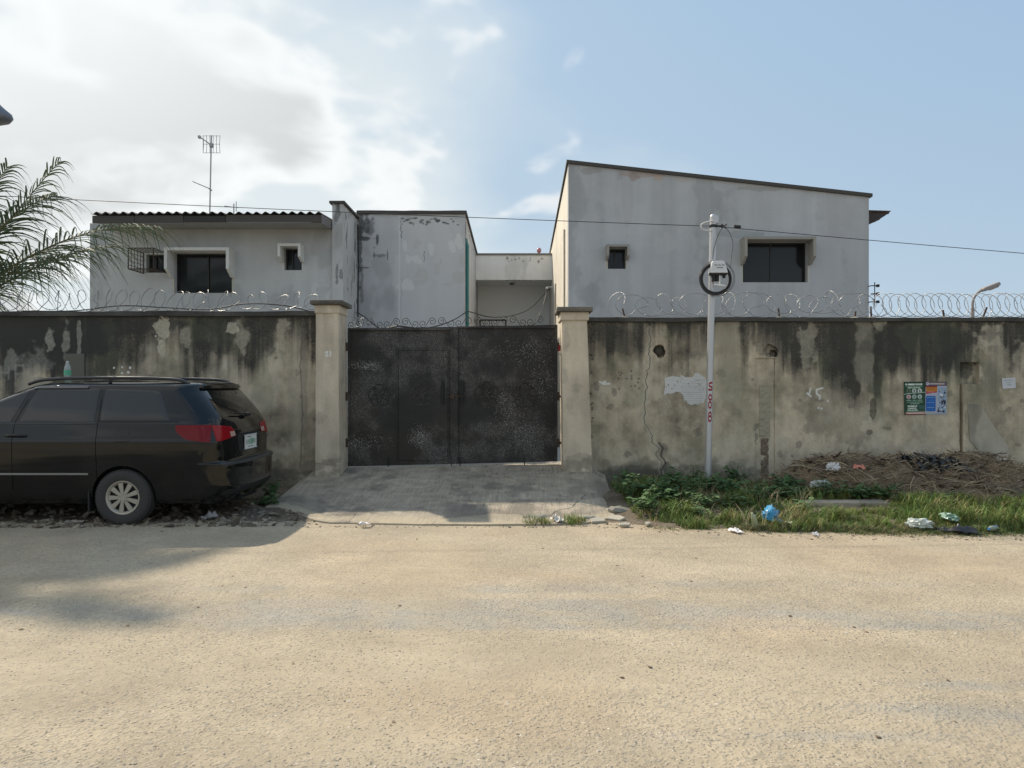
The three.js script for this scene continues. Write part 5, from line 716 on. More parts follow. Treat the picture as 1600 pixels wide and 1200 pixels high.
{
  const t = thing('street_lamp', 'grey street lamp beyond the right wall and razor wire', 'street lamp', [12.95, -0.06, -20]), m = M(0.30, 0.27, 0.25, { metalness: 0.3, roughness: 0.6 });
  mesh('post', bar([0, 0, 0], [0.02, 3.9, 0], 0.05, 10), m, t); mesh('arm', tube([[0.02, 3.9, 0], [0.03, 4.1, 0], [0.12, 4.28, 0], [0.3, 4.42, 0]], 0.035, 24, 8), m, t);
  mesh('lamp_head', (() => { const g = rbox(0, 0.5, -0.055, 0.055, -0.12, 0.12, 0.04); g.rotateZ(0.38); g.translate(0.28, 4.40, 0); return g; })(), M(0.27, 0.25, 0.24), t); mesh('lamp_lens', (() => { const g = rbox(0.2, 0.45, -0.09, -0.05, -0.08, 0.08, 0.02); g.rotateZ(0.38); g.translate(0.28, 4.40, 0); return g; })(), M(0.45, 0.42, 0.4, { roughness: 0.2 }), t);
}
{
  const t = thing('street_lamp', 'dark rounded street lamp head at the left edge of the sky', 'street lamp', [-12.4, 0.3, -12.3]), m = M(0.16, 0.17, 0.20, { roughness: 0.5, metalness: 0.3 });
  mesh('post', bar([0, -0.1, 0], [0, 6.3, 0], 0.06, 12), m, t); mesh('arm', tube([[0, 6.25, 0], [0.3, 6.55, -0.07], [1.3, 6.58, -0.33], [2.5, 6.4, -0.62]], 0.032, 30, 8), m, t);
  mesh('lamp_head', (() => { const g = new THREE.LatheGeometry([[0, 0.17], [0.06, 0.15], [0.1, 0.09], [0.155, 0.02], [0.165, -0.03], [0.14, -0.08], [0.07, -0.12], [0, -0.13]].map(([a, b]) => new THREE.Vector2(a, b)), 24); g.scale(2.16, 1.44, 1.44); g.rotateY(0.25); g.translate(2.86, 6.33, -0.7); return g; })(), m, t);
}

// ---------------------------------------------------------------- papers on the right wall
const lines = (c, x0, x1, y, h, seed, col) => { const q = rng(seed); c.fillStyle = col; for (let x = x0; x < x1; ) { const w = 3 + q() * 9; c.fillRect(x, y + q() * 2, Math.min(w, x1 - x), h - q() * 2); x += w + 1.5 + (q() > 0.8 ? 4 : 0); } };
function sheet(name, label, x0, x1, y0, y1, tex, tilt, cat) {
  const nx = 8, ny = 10, g = new THREE.BoxGeometry(x1 - x0, y1 - y0, 0.003, nx, ny, 1), p = g.attributes.position; for (let i = 0; i < p.count; i++) { const x = p.getX(i), y = p.getY(i), e = ss(0.75, 1, Math.max(Math.abs(x) / ((x1 - x0) / 2), Math.abs(y) / ((y1 - y0) / 2))); p.setZ(i, p.getZ(i) + 0.004 * (fbm(x * 9 + x0 * 5, y * 9, 3)) + 0.006 * e * fbm(x * 15 + 7, y * 15 + x0, 2)); } g.rotateZ(tilt); g.translate((x0 + x1) / 2, (y0 + y1) / 2, ZW + 0.0025); g.computeVertexNormals();
  return tag(mesh(name, g, M(1, 1, 1, { map: tex, roughness: 0.6 })), label, cat);
}
sheet('poster', 'dark green poster with six round portraits', 6.288, 6.625, 1.207, 1.735, canvasTex(340, 520, (c, w, h) => {
  c.fillStyle = '#17402a'; c.fillRect(0, 0, w, h); c.fillStyle = '#0e2c1d'; c.fillRect(0, 0, w, 16); lines(c, 24, 60, 26, 26, 1, '#dfe8dc'); lines(c, 72, 190, 26, 28, 2, '#eef2ea'); lines(c, 200, 300, 26, 28, 3, '#dfe6dc'); lines(c, 36, 300, 62, 18, 4, '#7f9a86'); lines(c, 66, 268, 86, 16, 5, '#d6e0d2');
  let k = 0; for (const y of [142, 236]) for (const x of [78, 168, 258]) { c.fillStyle = ['#5c6a52', '#b9c4bb', '#c9cfc6', '#c3b3b0', '#9fb3ab', '#b5c6bf'][k]; c.beginPath(); c.arc(x, y, 36, 0, 7); c.fill(); c.fillStyle = k === 3 ? '#8f3a40' : ['#20301f', '#33483c', '#2c3a33', '', '#4c665c', '#44605a'][k]; c.beginPath(); c.arc(x, y - 8, 12, 0, 7); c.fill(); c.beginPath(); c.ellipse(x, y + 24, 20, 14, 0, 3.14, 6.29); c.fill(); k++; }
  c.strokeStyle = '#c9d6c8'; c.lineWidth = 7; c.beginPath(); c.moveTo(0, 196); c.lineTo(60, 184); c.lineTo(230, 176); c.lineTo(340, 166); c.stroke();
  lines(c, 42, 118, 284, 16, 6, '#9fb9a8'); lines(c, 138, 210, 284, 16, 7, '#8dac9b'); lines(c, 224, 300, 284, 16, 8, '#9fb9a8'); lines(c, 50, 306, 312, 16, 9, '#84a594'); lines(c, 104, 250, 336, 18, 10, '#93b2a2'); lines(c, 60, 212, 372, 22, 11, '#e6eee4'); lines(c, 60, 200, 406, 20, 12, '#e6eee4'); lines(c, 56, 220, 436, 20, 13, '#cfe0cf'); c.fillStyle = '#2d5a52'; c.fillRect(236, 372, 104, 60); c.fillStyle = '#6f7d6a'; c.fillRect(40, 462, 300, 16); c.fillStyle = '#c9908c'; c.fillRect(26, 482, 314, 24); lines(c, 60, 320, 486, 14, 14, '#e7d0cc'); c.fillStyle = '#6b3a38'; c.fillRect(26, 508, 314, 12);
}), 0.015, 'poster');
sheet('poster', 'white and blue poster with orange band beside the green one', 6.632, 6.972, 1.212, 1.738, canvasTex(340, 520, (c, w, h) => {
  c.fillStyle = '#a9adbb'; c.fillRect(0, 0, w, h); c.fillStyle = '#5a4a62'; c.fillRect(0, 0, w, 66); c.fillStyle = '#8d7c84'; c.fillRect(60, 18, 250, 30); lines(c, 64, 300, 22, 22, 21, '#b9b59c'); c.fillStyle = '#c6c9cf'; c.beginPath(); c.arc(32, 34, 24, 0, 7); c.fill(); c.fillStyle = '#4b4f5c'; c.beginPath(); c.arc(32, 34, 10, 0, 7); c.fill(); c.fillStyle = '#7a2630'; c.fillRect(0, 66, 190, 26); c.fillStyle = '#c07a26'; c.fillRect(8, 88, 180, 66); lines(c, 18, 180, 100, 10, 22, '#8c5416'); lines(c, 18, 180, 124, 10, 23, '#8c5416'); c.fillStyle = '#a8323a'; c.beginPath(); c.moveTo(8, 154); c.lineTo(186, 154); c.lineTo(180, 172); c.lineTo(8, 196); c.fill(); lines(c, 30, 140, 160, 8, 24, '#e6c0b8'); c.fillStyle = '#93a3b8'; c.fillRect(196, 92, 144, 400);
  c.fillStyle = '#0f5aa8'; c.beginPath(); c.roundRect ? c.roundRect(8, 226, 158, 246, 22) : c.rect(8, 226, 158, 246); c.fill(); for (let i = 0; i < 8; i++) lines(c, 26, 150, 246 + i * 27, 7, 40 + i, i % 3 ? '#3f86c8' : '#a8c8e4');
  const q = rng(9); for (let i = 0; i < 42; i++) { c.fillStyle = ['#1d2130', '#3b4352', '#7c8798', '#d3d7de'][q() * 4 | 0]; c.fillRect(196 + q() * 120, 110 + q() * 360, 8 + q() * 22, 8 + q() * 30); } c.fillStyle = '#1b2030'; c.fillRect(256, 300, 30, 56); c.fillRect(292, 296, 34, 64); c.fillRect(186, 460, 130, 10); c.fillStyle = '#8d9a55'; c.fillRect(10, 490, 120, 12); c.fillStyle = '#7f8794'; c.fillRect(130, 494, 210, 12);
}), -0.01, 'poster');
sheet('paper_notice', 'small white notice pasted near the right edge', 7.862, 8.08, 1.63, 1.80, canvasTex(220, 170, (c, w, h) => { c.fillStyle = '#c2c3c5'; c.fillRect(0, 0, w, h); lines(c, 36, 176, 36, 12, 51, '#84898f'); lines(c, 60, 150, 72, 12, 52, '#84928f'); lines(c, 80, 146, 104, 16, 53, '#7d8a86'); }), 0.06, 'notice');
{
  const o = [[405, 412], [440, 402], [478, 408], [480, 396], [500, 408], [532, 408], [545, 390], [560, 388], [575, 400], [590, 412], [597, 432], [594, 470], [597, 500], [588, 512], [584, 528], [572, 524], [560, 534], [540, 531], [530, 536], [510, 528], [503, 512], [497, 522], [490, 492], [478, 478], [460, 474], [438, 484], [420, 482], [400, 490], [408, 450]].map(([a, b]) => [(100 + a * 0.3416) * 0.01027, 1.7 - (b * 0.3416 - 150) * 0.01027]);
  const s = new THREE.Shape(o.slice().reverse().map((p) => new THREE.Vector2(...p))), g = new THREE.ExtrudeGeometry(s, { depth: 0.003, bevelEnabled: false }); g.translate(0, 0, ZW + 0.0015);
  const p = g.attributes.position, uv = g.attributes.uv; for (let i = 0; i < p.count; i++) uv.setXY(i, (p.getX(i) - 2.4) / 0.8, (p.getY(i) - 1.3) / 0.6);
  tag(mesh('torn_paper', g, M(1, 1, 1, { roughness: 0.75, map: canvasTex(512, 384, (c, w, h) => { c.fillStyle = '#c9c8c4'; c.fillRect(0, 0, w, h); const q = rng(61); for (let i = 0; i < 160; i++) { c.fillStyle = `rgba(${120 + q() * 60 | 0},${120 + q() * 60 | 0},${118 + q() * 50 | 0},${0.08 + 0.14 * q()})`; c.fillRect(q() * w, q() * h, 10 + q() * 70, 2 + q() * 12); } for (let y = 120; y < 330; y += 22) lines(c, 210, 420, y, 7, y, 'rgba(150,152,156,0.55)'); c.fillStyle = '#6f675a'; for (let i = 0; i < 26; i++) { c.beginPath(); c.ellipse(q() * w, q() * h * 0.5, 2 + q() * 7, 2 + q() * 5, q() * 3, 0, 7); c.fill(); } }) })), 'large torn white paper pasted beside the pole', 'paper');
}

// ---------------------------------------------------------------- verge life: grass, weeds, heap, litter, stones
function hide(fn) { return fn; }
const heapH = (x, z) => { const b = (cx, cz, rx, rz, h) => { const d = ((x - cx) / rx) ** 2 + ((z - cz) / rz) ** 2; return h * Math.max(0, 1 - d) ** 0.8; }; return Math.max(b(5.1, -10.75, 1.25, 0.85, 0.44), b(6.0, -10.6, 1.3, 0.95, 0.45), b(6.95, -10.7, 1.0, 0.9, 0.48), b(6.3, -9.9, 0.9, 0.6, 0.20)); };
{
  const t = thing('debris_heap', 'heap of dry stems and refuse against the right wall', 'debris heap', [0, 0, 0]);
  const g = grid(3.7, 8.2, 130, -9.2, -11.395, 70, (x, z) => vergeH(x, z) - 0.03 + heapH(x, z) * (0.85 + 0.5 * fbm(x * 5, z * 5, 4)) + 0.05 * (fbm(x * 12, z * 12, 3) - 0.5) * ss(0, 0.1, heapH(x, z)));
  mesh('mound', uvScale(g, 0.5, 0.5), soil.mat({ color: lin(1.5, 1.35, 1.2) }, 0.03), t);
  const q = rng(91), stems = [], geo = (() => { const pts = [V(-0.5, 0, 0), V(-0.2, 0.05, 0.03), V(0.15, 0.03, -0.03), V(0.5, -0.02, 0.02)]; return new THREE.TubeGeometry(new THREE.CatmullRomCurve3(pts), 6, 0.012, 4); })();
  const N = 3600, im = new THREE.InstancedMesh(geo, M(1, 1, 1, { roughness: 0.9 }), N), mt = new THREE.Matrix4(); let n = 0;
  while (n < N) { const x = 3.8 + q() * 4.3, z = -9.3 - q() * 2.05, hh = heapH(x, z); if (hh < 0.03 && q() > 0.05) continue; const L = 0.10 + 0.38 * q() * q(); mt.compose(V(x, vergeH(x, z) + hh * (0.95 + 0.2 * q()) + 0.005, z), new THREE.Quaternion().setFromEuler(new THREE.Euler((q() - 0.5) * 1.2, q() * 6.28, (q() - 0.5) * 1.1)), V(L, L * (0.7 + q()), L)); im.setMatrixAt(n, mt); const c = q(), d = 0.5 + 0.8 * q(); im.setColorAt(n, c < 0.5 ? lin(0.34 * d, 0.26 * d, 0.165 * d) : c < 0.75 ? lin(0.20 * d, 0.145 * d, 0.095 * d) : lin(0.42 * d, 0.35 * d, 0.235 * d)); n++; }
  im.name = 'dry_stems'; tag(shade(im), null, null, null, 'stuff'); t.add(im);
  // charred leaf mat in the middle
  const lf = new THREE.PlaneGeometry(1, 0.32, 4, 2), lp = lf.attributes.position; for (let i = 0; i < lp.count; i++) lp.setZ(i, 0.12 * Math.sin(lp.getX(i) * 3) + 0.05 * Math.cos(lp.getY(i) * 9)); lf.rotateX(-1.4); lf.computeVertexNormals();
  const im2 = new THREE.InstancedMesh(lf, M(1, 1, 1, { roughness: 0.75, side: THREE.DoubleSide }), 700); for (let i = 0; i < 700; i++) { const mid = i < 300, x = mid ? 6.15 + (q() + q() - 1) * 0.5 : 4.1 + q() * 3.7, z = mid ? -10.4 + (q() - 0.5) * 0.6 : -9.5 - q() * 1.7, L = 0.05 + 0.14 * q(); mt.compose(V(x, vergeH(x, z) + heapH(x, z) * (1.0 + 0.1 * q()) + 0.015, z), new THREE.Quaternion().setFromEuler(new THREE.Euler((q() - 0.5), q() * 6.28, (q() - 0.5))), V(L, L, L)); im2.setMatrixAt(i, mt); const d = 0.5 + q(); im2.setColorAt(i, mid ? lin(0.035 * d, 0.042 * d, 0.045 * d) : lin(0.13 * d, 0.09 * d, 0.055 * d)); }
  im2.name = 'dead_leaves'; tag(shade(im2), null, null, null, 'stuff'); t.add(im2);
}
tag(mesh('kerb_stone', (() => { const g = rbox(3.85, 4.95, 0.0, 0.16, -9.28, -9.5, 0.025); const p = g.attributes.position; for (let i = 0; i < p.count; i++) p.setY(i, p.getY(i) + 0.02 * (fbm(p.getX(i) * 6, p.getZ(i) * 6, 3) - 0.5)); g.rotateY(0.0); g.computeVertexNormals(); return wallUV(g, rampS); })(), rampMat), 'broken grey kerb stone in the grass before the heap', 'kerb');
tag(mesh('kerb_stone', (() => { const g = rbox(6.1, 7.4, 0.02, 0.15, -9.3, -9.5, 0.025); return wallUV(g, rampS); })(), rampMat), 'half-buried kerb stone at foot of the heap, right', 'kerb');

// grass: bent blades in tufts
const blades = (n, h, spread, seed, wide) => { const q = rng(seed), pos = [], idx = []; for (let i = 0; i < n; i++) { const a = q() * 6.28, r = spread * Math.sqrt(q()), bx = r * Math.cos(a), bz = r * Math.sin(a), d = q() * 6.28, H = h * (0.5 + 0.7 * q()), lean = H * (0.2 + 0.9 * q()), w = wide * (0.6 + 0.8 * q()), n0 = pos.length / 3, sx = -Math.sin(d), sz = Math.cos(d), N = 4; for (let k = 0; k <= N; k++) { const u = k / N, y = H * (u - 0.35 * u * u * u), o = lean * u * u, ww = w * (1 - 0.92 * Math.pow(u, 1.5)); pos.push(bx + Math.cos(d) * o + sx * ww, y - 0.01, bz + Math.sin(d) * o + sz * ww, bx + Math.cos(d) * o - sx * ww, y - 0.01, bz + Math.sin(d) * o - sz * ww); if (k) { const m = n0 + 2 * k; idx.push(m - 2, m, m - 1, m - 1, m, m + 1); } } } const g = new THREE.BufferGeometry(); g.setAttribute('position', new THREE.Float32BufferAttribute(pos, 3)); g.setIndex(idx); g.computeVertexNormals(); return g; };
const grassMat = new THREE.MeshPhysicalMaterial({ color: lin(1, 1, 1), roughness: 0.6, transmission: 0.35, thickness: 0, side: THREE.DoubleSide, specularIntensity: 0.4 });
let chipRef = null; const chip2 = () => chipRef;
function scatter(name, label, geo, mat, N, seed, pick, size, colour, yfun) { const q = rng(seed), im = new THREE.InstancedMesh(geo, mat, N), m = new THREE.Matrix4(); let n = 0, guard = 0; while (n < N && guard++ < N * 60) { const p = pick(q); if (!p) continue; const s = size(q, p); m.compose(V(p[0], yfun(p[0], p[1]), p[1]), new THREE.Quaternion().setFromEuler(new THREE.Euler(geo === chip2() ? (q() - 0.5) * 1.6 : 0, q() * 6.28, geo === chip2() ? (q() - 0.5) * 1.6 : 0)), Array.isArray(s) ? V(...s) : V(s, s, s)); im.setMatrixAt(n, m); im.setColorAt(n, colour(q)); n++; } im.count = n; im.name = numbered(name); tag(shade(im), label, null, null, 'stuff'); scene.add(im); return im; }
const green = (q) => { const d = 0.65 + 0.7 * q(), y = q(); return y < 0.12 ? lin(0.38 * d, 0.33 * d, 0.15 * d) : lin(0.14 * d + 0.08 * y, 0.25 * d, 0.06 * d); };
const inGrass = (x, z) => { const d = -z - edgeR(x); return d > 0.02 && z > -11.3 && heapH(x, z) < 0.06 ? d : -1; };
scatter('grass', 'green grass and ground cover along the right verge', blades(16, 0.20, 0.07, 5, 0.0048), grassMat, 9000, 21, (q) => { const x = 1.55 + q() * 10, z = -7.7 - q() * 3.5, d = inGrass(x, z); if (d < 0) return null; const keep = ss(0, 0.25, d) * (0.42 + 0.7 * ss(0.36, 0.58, fbm(x * 2.1, z * 2.1, 4))) * mix(1, 0.45, ss(1.2, 2.2, d)); return q() < keep && !(x < 2.0 && d < 0.35) ? [x, z] : null; }, (q, p) => { const n = ss(0.38, 0.62, fbm(p[0] * 2.3 + 8, p[1] * 2.9, 4)), kerb = p[0] > 3.7 && p[0] < 5.1 && p[1] > -9.6 && p[1] < -8.75 ? 0.45 : 1; return (0.35 + 0.75 * q()) * (0.5 + 0.75 * n) * kerb * (0.55 + 0.5 * ss(0, 0.5, inGrass(p[0], p[1]))); }, green, (x, z) => vergeH(x, z) - 0.005);
scatter('grass', 'short trampled grass along the road edge', blades(12, 0.075, 0.06, 6, 0.003), grassMat, 1700, 23, (q) => { const x = 1.6 + q() * 9, z = -7.7 - q() * 0.7, d = -z - edgeR(x); return d > -0.03 && d < 0.32 && q() < ss(0.42, 0.6, fbm(x * 2.2 + 40, z * 2.2, 3)) ? [x, z] : null; }, (q) => 0.5 + 0.9 * q(), (q) => { const d = 0.7 + 0.6 * q(); return q() < 0.4 ? lin(0.22 * d, 0.19 * d, 0.085 * d) : lin(0.11 * d, 0.155 * d, 0.045 * d); }, (x, z) => vergeH(x, z) - 0.003);

scatter('dry_stalks', 'dry straw stalks standing in the right verge', blades(6, 0.34, 0.05, 9, 0.0022), M(1, 1, 1, { roughness: 0.8, side: THREE.DoubleSide }), 190, 25, (q) => { const x = 1.7 + q() * 8, z = -8.0 - q() * 3.2; return inGrass(x, z) > 0.1 && q() < ss(0.4, 0.6, fbm(x * 1.9 + 3, z * 1.9, 3)) ? [x, z] : null; }, (q) => 0.5 + 0.8 * q(), (q) => { const d = 0.7 + 0.6 * q(); return lin(0.36 * d, 0.29 * d, 0.17 * d); }, (x, z) => vergeH(x, z) - 0.004);

// weeds: leafy plants, each its own
const leafShape = (() => { const pos = [], idx = [], N = 5; for (let k = 0; k <= N; k++) { const u = k / N, w = 0.30 * Math.sin(Math.PI * Math.pow(u, 0.8)) + 0.004, y = -0.18 * u * u; pos.push(u, y + 0.05 * w * 3, w, u, y, 0, u, y + 0.05 * w * 3, -w); if (k) { const m = 3 * k; idx.push(m - 3, m, m - 2, m - 2, m, m + 1, m - 2, m + 1, m - 1, m - 1, m + 1, m + 2); } } const g = new THREE.BufferGeometry(); g.setAttribute('position', new THREE.Float32BufferAttribute(pos, 3)); g.setIndex(idx); g.computeVertexNormals(); return g; })();
function weedGeo(seed, H, R, stemsN, leafL) { const q = rng(seed), L = [], S = []; for (let s = 0; s < stemsN; s++) { const a = q() * 6.28, r = R * Math.sqrt(q()), h = H * (0.5 + 0.6 * q()), tip = V(r * Math.cos(a), h, r * Math.sin(a)), c = new THREE.QuadraticBezierCurve3(V(0.25 * r * Math.cos(a), 0, 0.25 * r * Math.sin(a)), V(tip.x * 0.55, h * 0.7, tip.z * 0.55), tip); S.push(new THREE.TubeGeometry(c, 6, 0.004, 4)); const n = 7 + (q() * 6 | 0); for (let i = 0; i < n; i++) { const u = 0.25 + 0.75 * (i + q()) / n, p = c.getPoint(Math.min(1, u)), g = leafShape.clone(), l = leafL * (0.6 + 0.7 * q()); g.scale(l, l, l); g.rotateX((q() - 0.5) * 0.8); g.rotateZ(0.45 * (q() - 0.3)); g.rotateY(q() * 6.28); g.translate(p.x, p.y, p.z); L.push(g); } } return [mergeGeometries(norm(L)), mergeGeometries(norm(S))]; }
const weedMats = [leafMat(0.075, 0.155, 0.05, 0.3), leafMat(0.10, 0.19, 0.06, 0.35), leafMat(0.14, 0.22, 0.08, 0.35)], stemMat = M(0.09, 0.11, 0.045);
const weedG = [weedGeo(1, 0.30, 0.26, 16, 0.075), weedGeo(2, 0.22, 0.30, 18, 0.085), weedGeo(3, 0.38, 0.22, 13, 0.065), weedGeo(4, 0.16, 0.22, 12, 0.07)];
let wk = 0;
function weed(x, z, k, m, s, label, y) { const t = thing('weed', label, 'weed', [x, (y ?? vergeH(x, z)) - 0.01, z], 'broad-leaved weeds along the walls'); mesh('foliage', weedG[k][0], weedMats[m], t); mesh('stems', weedG[k][1], stemMat, t); t.scale.setScalar(s); t.rotation.y = wk++ * 1.7; }
for (const [x, z, k, m, s, l] of [
  [1.72, -9.15, 0, 1, 1.1, 'bushy weed beside the ramp edge, nearest the road'], [1.62, -9.75, 2, 0, 1.1, 'bushy weed on the ramp side below the right pillar'], [1.75, -10.5, 0, 0, 1.0, 'dark weed near the wall foot by the pillar'], [2.15, -9.6, 1, 0, 1.1, 'low dark weed right of the ramp'], [2.35, -10.6, 0, 0, 1.1, 'dark weed under the wall crack'], [2.55, -9.9, 2, 0, 1.0, 'dense weed left of the service pole'], [2.75, -10.9, 2, 1, 0.95, 'upright weed against wall left of the pole'], [2.9, -9.3, 3, 2, 1.1, 'small pale weed in the grass before the pole'], [3.15, -10.2, 1, 0, 1.1, 'low weed at the foot of the pole'], [3.4, -10.8, 0, 0, 1.1, 'dark weed between pole and chipped strip'], [3.65, -9.7, 1, 1, 1.1, 'spreading weed right of the pole'], [4.1, -10.4, 1, 0, 1.1, 'spreading weed below the chipped strip'], [4.3, -9.75, 0, 1, 0.95, 'weed behind the broken kerb stone, left end'], [4.75, -9.75, 1, 1, 1.0, 'weed behind the broken kerb stone, middle'], [5.15, -9.65, 0, 0, 0.85, 'weed at the heap foot right of the kerb'], [8.05, -10.9, 2, 0, 1.0, 'dark weed in the corner right of the plaster patch'], [8.35, -10.4, 1, 0, 1.1, 'low dark weed at the right edge by the wall'], [5.6, -9.35, 3, 2, 1.0, 'small bright weed before the heap'], [2.3, -8.9, 3, 2, 1.0, 'small bright weed in front grass near the ramp'], [3.7, -9.05, 3, 1, 1.1, 'small weed in the grass before the kerb'], [1.95, -10.0, 1, 0, 1.2, 'spreading weed between ramp side and wall crack'], [2.9, -10.5, 1, 1, 1.15, 'leafy weed directly left of the pole foot'], [3.3, -9.55, 0, 1, 0.9, 'leafy weed in front of the pole, right side'], [2.5, -9.35, 1, 2, 0.9, 'low bright weed in the middle of the left grass'], [3.95, -9.95, 0, 0, 1.0, 'dark weed just left of the kerb end'], [7.7, -9.1, 1, 0, 0.9, 'low weed at the heap foot, far right']]) weed(x, z, k, m, s, l);
for (const [x, z, k, m, s, l] of [[-3.55, -10.5, 0, 0, 0.8, 'dark weed between minivan bumper and ramp'], [-3.42, -9.95, 3, 1, 1.0, 'small weed at the ramp left edge'], [-4.0, -10.9, 0, 0, 0.9, 'weed behind the minivan at the wall foot']]) weed(x, z, k, m, s, l, vergeLH(x, z));
// tufts growing on the broken foot of the ramp
scatter('grass', 'grass tufts in the broken foot of the ramp', blades(22, 0.11, 0.06, 8, 0.003), grassMat, 42, 29, (q) => { const a = q() < 0.55, x = a ? 0.33 + (q() - 0.5) * 0.5 : 0.76 + (q() - 0.5) * 0.22, z = -8.60 - (q() - 0.3) * 0.3; return [x, z]; }, (q) => 0.5 + 0.8 * q(), green, (x, z) => 0.02);
// broken concrete on the ramp foot
function rock(seed, r, sx = 1, sy = 0.6, sz = 1) { const g = new THREE.IcosahedronGeometry(r, 2), p = g.attributes.position; for (let i = 0; i < p.count; i++) { const n = 0.45 + 1.1 * fbm(p.getX(i) / r * 2.2 + seed * 3.3, p.getY(i) / r * 1.4 + p.getZ(i) / r * 1.7, 3); p.setXYZ(i, p.getX(i) * n * sx, p.getY(i) * n * sy, p.getZ(i) * n * sz); } const c = mergeVertices(g.deleteAttribute('uv').deleteAttribute('normal') && g); return toCreasedNormals(c, 0.15); }
const concMat = M(0.30, 0.275, 0.22, { roughness: 0.95 }), greyPaper = M(0.5, 0.5, 0.48, { roughness: 0.7, side: THREE.DoubleSide });
for (const [x, y, z, r, l] of [[0.32, 0.03, -8.86, 0.12, 'broken concrete lump in the ramp foot among grass'], [0.95, 0.02, -8.88, 0.13, 'crumbled concrete lump at the ramp right corner'], [1.38, 0.05, -9.3, 0.14, 'concrete lump at the ramp side by the weeds']]) { const t = thing('concrete_lump', l, 'rubble', [x, y - 0.02, z]); mesh('lump', rock(x * 9, r, 1.3, 0.5, 0.8), concMat, t); }

// litter
function crumple(seed, w, d, h) { const g = new THREE.PlaneGeometry(1, 1, 16, 12), p = g.attributes.position; for (let i = 0; i < p.count; i++) { const x = p.getX(i), y = p.getY(i); const e = 1 + 0.35 * (fbm(x * 3 + seed, y * 3, 3) - 0.5) * 2; p.setXYZ(i, x * w * e * 0.8, h * Math.abs(fbm(x * 3 + seed * 5, y * 3, 5) - 0.4) * 1.5 * (1.1 - 1.8 * (x * x + y * y)) + 0.004, y * d * e * 0.8); } g.computeVertexNormals(); return g; }
function litter(name, label, cat, x, z, w, d, h, mat, seed, y) { const t = tag(mesh(name, crumple(seed, w, d, h), mat), label, cat); t.position.set(x, (y ?? vergeH(x, z)) + 0.004, z); t.rotation.y = seed; return t; }
function bagLump(seed, w, d, h) { const g = new THREE.IcosahedronGeometry(1, 5), p = g.attributes.position; for (let i = 0; i < p.count; i++) { const x = p.getX(i), y = p.getY(i), z = p.getZ(i); const a = fbm(x * 1.6 + seed * 4.1, y * 1.6 + z * 1.9 + seed, 3), r = Math.abs(fbm(x * 3.4 + z * 2.1 + seed, y * 3.4 - z * 1.7 + seed * 2, 4) - 0.5) * 2, k = 0.55 + 0.7 * a + 0.9 * r - 0.15; p.setXYZ(i, x * k * w / 2, Math.max(y * k, -0.35) * h / 2 + 0.17 * h, z * k * d / 2); } const m = mergeVertices(g.deleteAttribute('uv').deleteAttribute('normal')); return toCreasedNormals(m, 0.45); }
function bag(label, x, z, w, d, h, mat, seed, y) { const t = tag(mesh('plastic_bag', bagLump(seed, w, d, h), mat), label, 'plastic bag'); t.position.set(x, y, z); t.rotation.y = seed * 1.3; return t; }
const film = (r, g, b, tr = 0.25) => new THREE.MeshPhysicalMaterial({ color: lin(r, g, b), roughness: 0.35, transmission: tr, thickness: 0, side: THREE.DoubleSide });
bag('crumpled bright blue plastic bag in the grass', 3.06, -8.42, 0.22, 0.16, 0.20, film(0.07, 0.36, 0.62, 0.15), 1, 0.10);
litter('plastic_bag', 'flattened blue film strip below the blue bag', 'plastic bag', 3.17, -8.5, 0.15, 0.1, 0.12, film(0.07, 0.25, 0.48), 3, 0.05);
litter('plastic_wrapper', 'white crumpled wrapper at the grass edge', 'wrapper', 2.55, -8.12, 0.24, 0.12, 0.09, film(0.72, 0.68, 0.68, 0.1), 2, 0.005);
litter('plastic_wrapper', 'small white scrap beside the blue bag', 'wrapper', 3.28, -8.4, 0.15, 0.07, 0.05, film(0.75, 0.75, 0.73, 0.1), 5, 0.05);
bag('pale translucent bag in the grass before the heap', 4.72, -8.22, 0.28, 0.2, 0.14, film(0.62, 0.66, 0.60, 0.25), 7, 0.05);
litter('plastic_bag', 'black plastic bag flattened at the road edge', 'plastic bag', 5.05, -8.05, 0.46, 0.2, 0.12, M(0.02, 0.02, 0.022, { roughness: 0.35, side: THREE.DoubleSide }), 9, 0.03);
bag('green tinted film in the grass right of the pale bag', 5.18, -8.4, 0.24, 0.14, 0.10, film(0.30, 0.46, 0.38, 0.25), 11, 0.10);
litter('plastic_bag', 'black bag scrap at the right edge of the road', 'plastic bag', 6.1, -8.12, 0.4, 0.18, 0.1, M(0.03, 0.025, 0.035, { roughness: 0.4, side: THREE.DoubleSide }), 13, 0.01);
litter('plastic_wrapper', 'white scrap on the black bag at the right edge', 'wrapper', 6.2, -8.2, 0.18, 0.1, 0.12, film(0.66, 0.66, 0.72, 0.1), 15, 0.03);
litter('plastic_wrapper', 'faint clear wrapper at the grass edge right of the bag', 'wrapper', 3.42, -8.0, 0.2, 0.08, 0.06, film(0.7, 0.72, 0.75, 0.5), 17, 0.0);
litter('plastic_wrapper', 'white wrapper on the road before the ramp', 'wrapper', -1.75, -8.42, 0.15, 0.09, 0.06, film(0.75, 0.72, 0.70, 0.1), 19, 0.03);
litter('plastic_wrapper', 'torn silvery wrapper on the ramp foot grass', 'wrapper', 0.55, -8.66, 0.22, 0.15, 0.18, film(0.62, 0.60, 0.55, 0.1), 21, 0.03);
litter('plastic_wrapper', 'grey plastic caught in rubble behind the rear wheel', 'wrapper', -3.78, -8.85, 0.26, 0.2, 0.18, film(0.32, 0.30, 0.31, 0.2), 23, 0.02);
